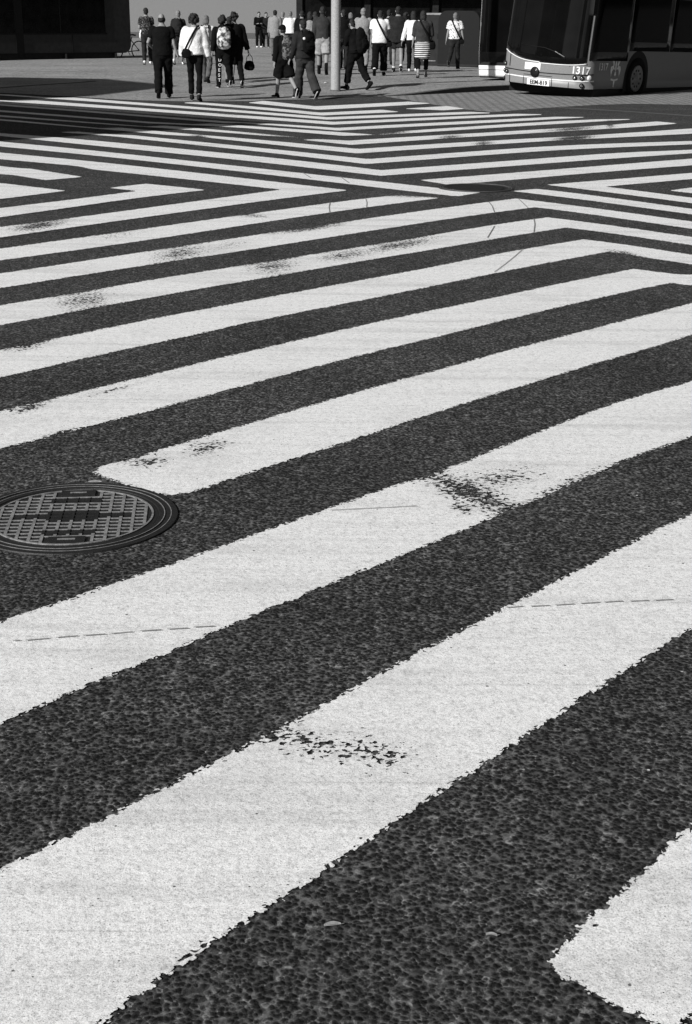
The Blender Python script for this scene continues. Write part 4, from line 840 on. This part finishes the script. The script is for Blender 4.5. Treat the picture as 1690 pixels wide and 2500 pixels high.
# ------------------------------------------------------------------ vehicles
class Bus:
    """rounded coach front: S(t, z) walks the outline, s in -W..W along the front, then back along both sides"""
    def __init__(s, W=1.275, L=12, r=.32, bulge=.16, rake=.10, z1=3.05, zr=1.0):
        s.W, s.L, s.r, s.bulge, s.rake, s.z1, s.zr = W, L, r, bulge, rake, z1, zr
        pts = []; N = 40
        for i in range(N + 1):          # front from -(W-r) to W-r, bulged
            x = -(W - r) + 2 * (W - r) * i / N; pts.append((x, bulge * (x / (W - r)) ** 2))
        cor = []
        for i in range(1, 13):
            a = math.pi / 2 * i / 12; cor.append((W - r + r * math.sin(a), bulge + r * (1 - math.cos(a))))
        side = [(W, bulge + r + (L - bulge - r) * i / 60) for i in range(1, 61)]
        right = cor + side; left = [(-x, y) for x, y in right][::-1]
        P_ = left + pts + right; s.P = [V((x, y, 0)) for x, y in P_]
        ln = [0]
        for a, b in zip(s.P, s.P[1:]): ln.append(ln[-1] + (b - a).length)
        mid = ln[len(left) + N // 2]; s.T = [q - mid for q in ln]
        s.tc = s.T[len(left) + N] ; s.te = s.T[len(left) + N + 12]     # start / end of the corner
    def S(s, t, z, off=0.0):
        i = max(1, min(len(s.T) - 1, int(np.searchsorted(s.T, t)))); f = (t - s.T[i - 1]) / (s.T[i] - s.T[i - 1])
        p = s.P[i - 1].lerp(s.P[i], f); d = (s.P[i] - s.P[i - 1]).normalized()
        n = V((d.y, -d.x, 0)); n = -n if False else n
        back = max(0, z - s.zr) * s.rake * max(0, 1 - p.y / 2.0); under = max(0, .55 - z) * .10
        q = V((p.x * (1 - max(0, z - s.zr) * .012) - (under * .4 * (1 if p.x > 0 else -1) if abs(p.x) > .9 else 0), p.y + back + under * max(0, 1 - p.y / 2.0), z))
        return q + n * off
    def patch(s, t0, t1, z0, z1, off, nt=30, nz=6):
        fz0 = z0 if callable(z0) else (lambda t: z0); fz1 = z1 if callable(z1) else (lambda t: z1)
        m = MB(); v = []; f = []
        for i in range(nt + 1):
            t = t0 + (t1 - t0) * i / nt; a, b = fz0(t), fz1(t)
            for j in range(nz + 1): v.append(s.S(t, a + (b - a) * j / nz, off))
        w_ = nz + 1
        for i in range(nt):
            for j in range(nz): f.append([i * w_ + j, (i + 1) * w_ + j, (i + 1) * w_ + j + 1, i * w_ + j + 1])
        # closing rim back to the body
        n = len(v); rim = [i * w_ for i in range(nt + 1)] + [nt * w_ + j for j in range(1, nz + 1)] + [i * w_ + nz for i in range(nt - 1, -1, -1)] + [j for j in range(nz - 1, 0, -1)]
        if off > 0:
            for q in rim:
                i, j = divmod(q, w_); t = t0 + (t1 - t0) * i / nt; a, b = fz0(t), fz1(t); v.append(s.S(t, a + (b - a) * j / nz, -.01))
            L = len(rim)
            for k in range(L): f.append([rim[k], n + k, n + (k + 1) % L, rim[(k + 1) % L]])
        return m.add(v, f)
    def body(s, zb):
        m = s.patch(s.T[0], s.T[-1], zb, s.z1, 0, 150, 14)
        n = len(m.v); w_ = 15
        m.f.append([i * w_ for i in range(151)]); m.f.append([i * w_ + 14 for i in range(151)][::-1])
        return m
    def at(s, t, z, off):           # frame on the skin: x along +t, y up, z outward
        p = s.S(t, z, off); q = s.S(t + .02, z, off); x = (q - p).normalized(); y = V((0, 0, 1)); n = x.cross(y)
        return Matrix(((x.x, y.x, n.x, p.x), (x.y, y.y, n.y, p.y), (x.z, y.z, n.z, p.z), (0, 0, 0, 1)))
def disc(r, r2, h, seg=24):
    return MB().lathe([(0.0001, h * .6), (r2, h), (r, h * .55), (r, 0)], seg)
b = Bus(1.14)
TILT = R(3.1); O = V((4.225, 32.8, .0))
bus = thing('bus', 'city bus with pale front numbered 1317 pulling in at the kerb', 'bus', O)
bus.rotation_mode = 'QUATERNION'
th = R(38)
bm_ = Matrix.Rotation(-th, 4, 'Z') @ Matrix.Rotation(TILT, 4, 'Y') @ Matrix.Rotation(R(-1.2), 4, 'X')
bus.rotation_quaternion = bm_.to_quaternion()
bx = b.body(.25).build('body', 'bus_paint', bus, True)
ws_lo = lambda t: .74 + .20 * min(1, abs((t - .22) / 1.28)) ** 3.2 + (0.0 if t > 0 else .02)
tw0, tw1 = -b.te + .20, b.te - .26
wsd = b.patch(tw0, tw1, ws_lo, 2.95, .008, 60, 16).build('windshield', 'glass', bus, True)
b.patch(tw0 - .015, tw1 + .015, lambda t: ws_lo(t) - .022, lambda t: ws_lo(t) - .004, .010, 60, 1).build('window_trim', 'bus_trim', bus, True)
# side glass: driver's window low, then stepped up
b.patch(b.te - .20, b.te + 1.50, .86, 2.55, .008, 20, 8).build('side_window', 'glass', bus, True)
for i in range(4):
    t0 = b.te + 1.56 + i * 1.75 + (.35 if i else 0)
    b.patch(t0, t0 + (2.05 if i == 0 else 1.70), 1.08, 2.5, .008, 10, 6).build('side_window', 'glass', bus, True)
b.patch(b.te - .22, b.te + 9.2, 2.52, 2.95, .006, 30, 3).build('window_band', 'black', bus, True)
# seams and trim lines
def seam(t0, t1, z0, z1, wd=.014, mat='black'): b.patch(t0, t1, z0, z1, .005, 40, 1).build('panel_seam', mat, bus)
seam(-b.te + .05, b.te - .02, lambda t: .565 - .05 * (1 - min(1, abs(t) / 1.45) ** 2), lambda t: .582 - .05 * (1 - min(1, abs(t) / 1.45) ** 2))
seam(-b.te + .0, b.te + .02, lambda t: .415 - .03 * (1 - min(1, abs(t) / 1.45) ** 2), lambda t: .440 - .03 * (1 - min(1, abs(t) / 1.45) ** 2), mat='bus_trim')
for t, a, c_ in ((-.90, .60, .90), (.72, .25, .80), (-.42, .23, .42), (.33, .23, .42), (-.88, .23, .43)): seam(t - .007, t + .007, a, c_)
seam(-.42, .33, .452, .462)
# lamp clusters: two upper + three on the left, three on the right, one fog lamp each
def lamp(t, z, r, dark=True):
    f = b.at(t, z, .004); h = disc(r, r * .8, .02).xf(f).build('headlight', 'black' if dark else 'white', bus, True)
    disc(r * .62, r * .4, .034).xf(f).build('lamp_lens', 'lens' if not dark else 'chrome', h, True)
for t, z, r, d in ((-1.20, .66, .05, True), (-1.05, .645, .05, True), (-1.25, .50, .05, False), (-1.11, .485, .05, True), (-.98, .47, .05, True), (-1.16, .32, .045, True),
                   (.86, .475, .052, True), (1.02, .48, .052, True), (1.19, .49, .057, False), (1.03, .32, .052, True)): lamp(t, z, r, d)
f = b.at(-.10, .525, .006); bd = disc(.115, .10, .03).xf(f).build('badge', 'black', bus, True); disc(.03, .02, .045).xf(f @ Matrix.Translation((.05, .05, 0))).build('badge_glint', 'chrome', bd, True)  # highlight on the badge is built in as a small chrome disc
b.patch(-.40, .03, .57, .72, .006, 8, 3).build('sticker', 'white', bus)
pl = b.patch(-.30, .28, .245, .375, .012, 6, 2).build('number_plate', 'white', bus)
def letter(txt, size, t, z, mat, off, parent, sp=.0, name='lettering'):
    v, f = text_mesh(txt, size); wd = max(q.x for q in v) - min(q.x for q in v); x0 = min(q.x for q in v)
    vv = []
    for q in v: fr = b.at(t + (q.x - x0) - wd / 2, z, off); vv.append(fr @ V((0, q.y, 0)))
    return link(name, vv, f, mat, parent)
letter('EEM-819', .125, .01, .268, 'black', .026, pl)
letter('1317', .22, 1.0, .565, 'white', .006, bus)
letter('1317', .22, b.te + .40, .66, 'crest', .006, bus)
# lily crest: petals as flat decal outlines
def decal(pts, t, z, parent):
    out = []; P2 = [V((x, y, 0)) for x, y in pts]; tri = tessellate_polygon([P2])
    for q in P2: out.append(b.at(t + q.x, z + q.y, .006) @ V((0, 0, 0)))
    return [out, [list(a) for a in tri]]
lily = [[(-.05, .12), (0, .52), (.05, .12), (.02, -.02), (-.02, -.02)], [(-.10, .10), (-.20, .30), (-.12, .42), (-.07, .20)], [(.10, .10), (.20, .30), (.12, .42), (.07, .20)],
        [(-.04, .02), (-.12, .16), (-.24, .12), (-.26, -.02), (-.20, -.22), (-.17, -.04), (-.12, .03)], [(.04, .02), (.12, .16), (.24, .12), (.26, -.02), (.20, -.22), (.17, -.04), (.12, .03)],
        [(-.03, -.06), (0, -.02), (.03, -.06), (.05, -.16), (0, -.2), (-.05, -.16)], [(-.03, -.30), (-.18, -.27), (-.2, -.33), (-.05, -.36), (-.04, -.55), (.01, -.57), (.03, -.36), (.18, -.32), (.17, -.27), (.03, -.30)]]
mm = MB()
for q in lily: mm.add(*decal([(x * .95, y * .66) for x, y in q], b.te + .98, .66, bus))
mm.build('crest', 'crest', bus)
# wheels with arch
def wheel(t, z=.47, r=.47):
    f = b.at(t, z, .004); a = MB(); n = 24; v = [V((0, 0, 0))]
    for i in range(n + 1):
        an = math.pi * i / n; v.append(V((.60 * math.cos(an), .62 * math.sin(an), 0)))
    v += [V((-.60, -.30, 0)), V((.60, -.30, 0))]
    fc = [[0, i, i + 1] for i in range(1, n + 1)] + [[0, n + 1, n + 2], [0, n + 2, n + 3], [0, n + 3, 1]]
    a.add(v, fc).xf(f); arch = a.build('wheel_arch', 'black', bus)
    f2 = b.at(t, z, .01); wv = MB().lathe([(.30, .005), (.33, .03), (.44, .03), (.47, 0.0)], 40).xf(f2).build('wheel', 'rubber', bus, True)
    MB().lathe([(.0001, .035), (.10, .03), (.12, .012), (.22, .010), (.27, .028), (.30, .02), (.30, 0)], 40).xf(f2).build('rim', 'alloy', wv, True)
    hm = MB()
    for i in range(10):
        an = 2 * math.pi * i / 10; hm.lathe([(.0001, .016), (.026, .016), (.026, .010)], 10, (.185 * math.cos(an), .185 * math.sin(an), 0))
    hm.xf(f2).build('rim_hole', 'black', wv)
wheel(b.te + 2.05)
wheel(b.te + 8.2)
# dark underside, wiper, dashboard glints
MB().box((0, 3.4, .14), (2.2, 5.6, .2)).box((0, 9, .14), (2.2, 5, .2)).build('underbody', 'black', bus)
fr = [b.S(t, z, .03) for t, z in ((.60, .86), (.42, .98), (.10, 1.06), (-.55, 1.09))]; MB().tube(fr, [.012, .012, .010, .008], 7).build('wiper', 'black', bus, True)
fr = [b.S(t, z, .034) for t, z in ((.36, 1.0), (.58, .90))]; MB().tube(fr, [.010, .010], 7).build('wiper_arm', 'alloy', bus, True)
mir = MB().tube([b.S(b.te - .3, 2.6, .0), b.S(b.te - .3, 2.5, .35), b.S(b.te - .3, 2.2, .38)], [.02, .02, .02], 8); mir.box(b.S(b.te - .3, 2.0, .38), (.12, .2, .4), 0, .04); mir.build('mirror', 'black', bus)

# second vehicle: dark glazed end with white bumper
g = G(1142, 190.5, .0); g2 = G(1136, 168, .0)
o2 = V((3.35, 38.4, .118)); tr2 = thing('tram', 'dark glazed tram end with a white bumper left of the pale bus', 'tram', o2 + Matrix.Rotation(-R(30), 3, 'Z') @ V((1.2, 0, 0)), -R(30))
b2 = Bus(1.2, 9, .10, .03, .02, 3.1, .6)
b2.body(.06).build('body', 'tram_paint', tr2, True)
b2.patch(-b2.te + .04, b2.te - .04, .40, 2.95, .010, 30, 8).build('end_window', 'glass', tr2, True)
for t in (-b2.te + .30, .0, b2.te - .3): b2.patch(t - .01, t + .01, .45, 2.9, .014, 2, 8).build('window_bar', 'dim_glass', tr2)
b2.patch(-b2.te + .0, b2.te, .10, .37, .03, 30, 4).build('bumper', 'white', tr2, True)
b2.patch(-b2.te + .01, b2.te, .262, .272, .034, 30, 1).build('bumper_groove', 'black', tr2)
b2.patch(-b2.te - .03, -b2.te + .03, .40, 2.9, .014, 4, 8).build('corner_trim', 'bus_trim', tr2, True)
for i in range(3): b2.patch(-b2.te - .3 - 2.4 * (i + 1), -b2.te - .5 - 2.4 * i, .95, 2.6, .008, 8, 4).build('side_window', 'glass', tr2)

# dark tram at the left
A = G(322, 149.5); Bp = G(20, 155); td = (Bp - A).normalized(); rz = math.atan2(td.y, td.x)
tram = thing('tram', 'long dark tram with black windows standing at the left frame edge', 'tram', A, rz)
# local +x runs along the side to the left, +y towards the camera
Lr = 16; m = MB(); prof = []
bmx = bmesh.new()
def tram_body():
    m = MB(); c = .32; outl = [(0.0 + c * (1 - math.cos(a)), .36 + c * (1 - math.sin(a))) for a in np.linspace(0, math.pi / 2, 7)]
    side = [(0, 3.3)] + [(c - c * math.cos(a), .30 + c - c * math.sin(a)) for a in np.linspace(0, math.pi / 2, 8)] + [(Lr, .30), (Lr, 3.3)]
    n = len(side); v = [V((x, .0, z)) for x, z in side] + [V((x, -2.4, z)) for x, z in side]
    f = [list(range(n)), list(range(2 * n - 1, n - 1, -1))] + [[i, i + n, (i + 1) % n + n, (i + 1) % n] for i in range(n)]
    return m.add(v, f)
sgn = 1 if (Matrix.Rotation(rz, 3, 'Z') @ V((0, 1, 0))).y < 0 else -1
fl = Matrix.Scale(sgn, 4, V((0, 1, 0)))
tram_body().xf(fl).build('body', 'tram_paint', tram)
MB().box((Lr / 2 + .35, -.03 * sgn - .6 * sgn, .15), (Lr - .7, 1.2, .32)).build('skirt', 'tram_skirt', tram)
for x0, x1 in ((1.12, 3.0), (3.05, 4.55), (4.9, 6.8), (6.85, 9.0), (9.4, 12)):
    MB().box(((x0 + x1) / 2, .004 * sgn, 1.86), (x1 - x0, .03, 1.7)).build('window', 'dim_glass', tram)
MB().box((6.9, .008 * sgn, .985), (11.7, .03, .05)).build('sill_trim', 'tram_trim', tram)
for x in (2.55, 4.72, 7.2): MB().box((x, .004 * sgn, .66), (.025, .02, .62)).build('panel_seam', 'tram_trim', tram)
MB().box((8, .012 * sgn, .315), (15.2, .03, .03)).build('skirt_edge', 'tram_trim', tram)
MB().box((4.72, .006 * sgn, 1.8), (.3, .03, 3.0)).build('bellows', 'black', tram)
for x in (.75, 2.9): MB().box((x, .01 * sgn, .2), (.03, .26, .2)).build('skirt_bracket', 'tram_trim', tram)

# bicycle partly behind the tram end
bp = G(341, 145.5); bk_ = thing('bicycle', 'black bicycle with upright handlebar at the end of the dark tram', 'bicycle', bp, R(128))
r = .34
def wheelb(y):
    e = MB().lathe([(r - .03, -.014), (r, -.018), (r + .012, 0), (r, .018), (r - .03, .014)], 36, closed=True).xf(Matrix.Translation((0, y, r + .01)) @ Matrix.Rotation(R(90), 4, 'Y')).build('wheel', 'rubber', bk_, True)
    m = MB()
    for i in range(14):
        a = 2 * math.pi * i / 14; m.tube([V((0, y, r)), V((0, y + math.cos(a) * (r - .02), r + math.sin(a) * (r - .02)))], [.002, .002], 4)
    m.build('spokes', 'alloy', e)
wheelb(0); wheelb(1.05)
m = MB(); t_ = lambda a, c, q=.018: m.tube([V(a), V(c)], [q, q], 8)
t_((0, 1.05, r), (0, .88, .82)); t_((0, .88, .82), (0, .86, 1.0)); t_((0, .9, .76), (0, .48, .30)); t_((0, .48, .30), (0, .30, .84)); t_((0, .48, .30), (0, 0, r)); t_((0, 0, r), (0, .34, .72)); t_((0, .34, .72), (0, .89, .80))
m.build('frame', 'black', bk_, True)
m = MB(); m.tube([V((-.28, .66, 1.06)), V((-.2, .82, 1.06)), V((0, .87, 1.02)), V((.2, .82, 1.06)), V((.28, .66, 1.06))], [.014] * 5, 8); m.build('handlebar', 'black', bk_, True)
m = MB(); m.tube([V((0, .16, .9)), V((0, .28, .92)), V((0, .42, .9))], [(.08, .03), (.06, .03), (.02, .02)], 10); m.build('saddle', 'black', bk_, True)
m = MB(); m.tube([V((-.12, .48, .18)), V((.12, .48, .42))], [.014, .014], 8); m.build('crank', 'alloy', bk_, True)

# ------------------------------------------------------------------ pole, cabinets, litter
g = place(819.5, 222.5); pole = thing('pole', 'round pale grey steel pole standing at the plaza edge', 'pole', g)
MB().lathe([(.112, .02), (.112, 3.2), (.108, 3.25), (.10, 6.5), (.09, 6.55), (.0001, 6.56)], 32).build('shaft', 'steel', pole, True)
MB().lathe([(.128, 0), (.128, .025), (.112, .035)], 32).build('base_collar', 'mid_grey', pole, True)
g = place(1060, 160)
cb = thing('street_cabinet', 'dark street cabinet with a pale top edge behind the striped skirt', 'cabinet', g, R(-25))
MB().box((0, 0, .84), (.75, .6, 1.56), 0, .02).build('housing', 'cabinet', cb); MB().box((0, 0, 1.64), (.82, .68, .07), 0, .02).build('lid', 'cabinet_trim', cb)
MB().box((0, 0, .04), (.8, .64, .08), 0, .01).build('plinth', 'cabinet', cb); MB().box((-.05, -.315, .16), (.45, .02, .03)).build('rail', 'cabinet_trim', cb); MB().box((.22, -.31, .95), (.04, .03, .14)).build('latch', 'black', cb)
g = place(1108, 165)
cb = thing('street_cabinet', 'wide black cabinet with a rounded top behind the leaf print tee', 'cabinet', g + V((.35, 1.2, 0)), R(-25))
m = MB(); n = 14; sidep = [(-.72, 0)] + [(-.72 + .3 - .3 * math.cos(a), 1.75 - .3 + .3 * math.sin(a)) for a in np.linspace(0, math.pi / 2, 8)] + [(.72 - .3 + .3 * math.sin(a), 1.45 + .3 * math.cos(a)) for a in np.linspace(0, math.pi / 2, 8)] + [(.72, 0)]
n = len(sidep); m.add([V((x, -.4, z)) for x, z in sidep] + [V((x, .4, z)) for x, z in sidep], [list(range(n))[::-1], list(range(n, 2 * n))] + [[i, (i + 1) % n, (i + 1) % n + n, i + n] for i in range(n)])
m.build('housing', 'black', cb); MB().box((.0, -.405, .85), (.02, .02, 1.5)).build('door_gap', 'cabinet', cb); MB().box((0, -.41, .05), (1.46, .04, .06)).build('plinth', 'cabinet', cb)

def litter(px, py, L, W_, rz, name, label, cat, mat='leaf', arch=.0025):
    g = G(px, py); z = zp(g.x, g.y) if g.y > 30 else .004
    o = thing(name, label, cat, (g.x, g.y, z), R(rz)); v = []; f = []; n = 8
    for i in range(n + 1):
        t = i / n; w_ = W_ * .5 * math.sin(math.pi * min(1, max(.04, t * .96 + .02))) ** .7; x = (t - .5) * L; h = arch * math.sin(math.pi * t)
        v += [V((x, -w_, h + .003)), V((x, 0, h)), V((x, w_, h + .004)), V((x, w_, h + .0055)), V((x, 0, h + .0018)), V((x, -w_, h + .0045))]
    for i in range(n):
        for k in range(6): a = i * 6 + k; b_ = i * 6 + (k + 1) % 6; f.append([a, a + 6, b_ + 6, b_])
    f += [[0, 1, 2, 3, 4, 5], [n * 6 + 5 - k for k in range(6)]]
    link('blade' if name == 'leaf' else 'wrapper', v, f, mat, o)
    if name == 'leaf': MB().tube([V((L * .48, 0, .003)), V((L * .7, .004, .002))], [.0012, .0008], 5).build('stalk', mat, o)
litter(812, 2265, .034, .011, 8, 'leaf', 'pale dry leaf on the dark asphalt at the bottom centre', 'leaf')
litter(1200, 2289, .022, .0035, -8, 'leaf', 'thin curled leaf strip near the corner of the lower right stripe', 'leaf')
litter(232, 1181, .05, .02, 0, 'leaf', 'light leaf beside the rim of the round manhole cover', 'leaf')
litter(797, 212, .14, .07, 35, 'paper_scrap', 'small white paper scrap beside the foot of the pole', 'litter', 'white', .02)

# ------------------------------------------------------------------ manhole covers
def manhole(c, Rr, rz, label, plates=True):
    e = thing('manhole_cover', label, 'manhole cover', (c.x, c.y, .0), rz, 'round iron manhole covers in the road')
    s = Rr / .375
    MB().lathe([(.375, .001), (.373, .006), (.352, .007), (.348, .004), (.330, .004), (.326, .0065), (.308, .0065), (.304, .002)], 72, closed=False).xf(Matrix.Scale(s, 4)).build('frame_ring', 'iron', e)
    for r_ in (.3505, .327): MB().lathe([(r_ - .0015, .0068), (r_ + .0015, .0068), (r_ + .0015, .0078), (r_ - .0015, .0078)], 72, closed=True).xf(Matrix.Scale(s, 4)).build('worn_edge', 'worn_iron', e)
    lidm = MB().lathe([(.304, .0025), (.304, .0035), (.0001, .0035)], 72)
    MB().lathe([(.288, .0036), (.288, .0072), (.281, .0072), (.281, .0036)], 72).xf(Matrix.Scale(s, 4)).build('lid_rim', 'worn_iron' if plates else 'iron', e)
    holes = [(-.065, .065, .215, .30), (-.065, .065, -.30, -.215)]
    blocks = [(-.20, .20, -.018, .018), (-.09, .09, -.05, .05), (-.10, .10, .14, .19), (-.10, .10, -.19, -.14)]
    m = MB(); m2 = MB()
    def free(x, y): return x * x + y * y < .279 ** 2 and not any(a - .004 < x < b_ + .004 and c_ - .004 < y < d + .004 for a, b_, c_, d in (holes if plates else []))
    def dim(x, y): return plates and any(a < x < b_ and c_ < y < d for a, b_, c_, d in blocks)
    st = .043; th = .034
    for i in range(-6, 7):
        x = i * st; y = -.285
        while y < .285:
            if free(x, y + .007) : (m2 if dim(x, y + .007) else m).box((x, y + .007, .0053), (.011, .0138, .0036))
            y += .014
    for j in range(-10, 11):
        y = j * th; x = -.285
        for i in range(-7, 7):
            xx = i * st + st / 2
            if free(xx, y): (m2 if dim(xx, y) else m).box((xx, y, .0050), (st - .0112, .0055, .0030))
    m.xf(Matrix.Scale(s, 4)).build('tread', 'worn_iron' if plates else 'iron', e)
    if plates:
        lidm.add(m2.v, m2.f)
        for a, b_, c_, d in holes:
            pl = MB().box(((a + b_) / 2, (c_ + d) / 2 - math.copysign(.012, c_), .007), (b_ - a - .004, .055, .006)).xf(Matrix.Scale(s, 4)).build('label_plate', 'iron', e)
            MB().box(((a + b_) / 2, (c_ + d) / 2 - math.copysign(.012, c_), .0107), (.06, .012, .001)).xf(Matrix.Scale(s, 4)).build('plate_mark', 'worn_iron', pl)
    lidm.xf(Matrix.Scale(s, 4)).build('lid', 'iron', e)
c = G(178, 1263); gd = G(*P('g150,840')[0]) - G(*P('g60,1090')[0]); manhole(c, .375, math.atan2(gd.y, gd.x) - math.pi / 2, 'large iron manhole cover with gridded lid at the left frame edge')
c = G(1162, 459.5); manhole(c, .40, R(40), 'dark iron manhole cover in the middle distance between stripe tips', False)

# ------------------------------------------------------------------ far buildings
fb = thing('building', 'long pale stone building across the far side of the plaza', 'building', (-20, 100, 0))
MB().box((-6, 3, 6), (70, 6, 12)).build('wall', 'stone', fb); MB().box((-6, -.08, .25), (70.2, .3, .5)).build('plinth', 'granite', fb)
for i in range(14):
    wf_ = MB().box((-36 + i * 4.6, -.02, 4.6), (1.9, .2, 2.4)).build('window', 'dim_glass', fb); MB().box((-36 + i * 4.6, -.1, 3.3), (2.2, .3, .14)).build('sill', 'granite', wf_)
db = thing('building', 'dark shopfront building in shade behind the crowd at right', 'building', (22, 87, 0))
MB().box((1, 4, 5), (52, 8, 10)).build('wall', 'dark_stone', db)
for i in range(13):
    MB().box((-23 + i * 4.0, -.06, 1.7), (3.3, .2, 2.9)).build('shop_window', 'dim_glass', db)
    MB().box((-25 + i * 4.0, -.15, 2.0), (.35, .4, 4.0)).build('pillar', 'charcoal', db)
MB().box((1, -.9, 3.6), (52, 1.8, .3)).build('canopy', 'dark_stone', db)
# street building left of the frame that throws the shadow over the crosswalk
sb = thing('building', 'tall street building on the left that shades the crosswalk', 'building', (-12.4, 12.25, 0), 0)
def prism(pts, z1):
    n = len(pts); return MB().add([V((x, y, 0)) for x, y in pts] + [V((x, y, z1)) for x, y in pts], [list(range(n))[::-1], list(range(n, 2 * n))] + [[i, (i + 1) % n, (i + 1) % n + n, i + n] for i in range(n)])
wl_ = prism([(.4, .45), (-5.6, 5.3), (-12, -1), (-6, -6)], 9).build('wall', 'stone', sb)
SHAD = prism([(-7.6, 4.05), (-6.3, 8.85), (-8.6, 12.15), (-11.4, 12.95), (-17, 9)], 12).build('rear_wall', 'stone', sb)
for i in range(5):
    f_ = .12 + .18 * i
    for z in (2.2, 5.6): MB().box((.4 - 6 * f_, .45 + 4.85 * f_, z), (.12, .7, 1.6), math.atan2(6, 4.85)).build('window', 'dim_glass', sb)

# unseen buildings added outside the picture to shade the sky and darken the glass
def sky_shade_block(label, x, y, dx, dy, h, rz):
    e = thing('building', label, 'building', (x, y, 0), R(rz)); MB().box((0, 0, h / 2), (dx, dy, h)).build('wall', 'dark_stone', e)
    for i in range(int(dx / 5)):
        for z in (2.2, 6.5, 10.5): MB().box((-dx / 2 + 2.5 + i * 5, dy / 2 + .02, z), (2.2, .2, 2.4)).build('window', 'dim_glass', e)
sky_shade_block('unseen dark building added along the right side to cut sky light', 36, 20, 100, 12, 24, 90 - 42)
sky_shade_block('unseen dark building added behind the photographer to cut sky light', 24, -42, 76, 12, 22, -12)
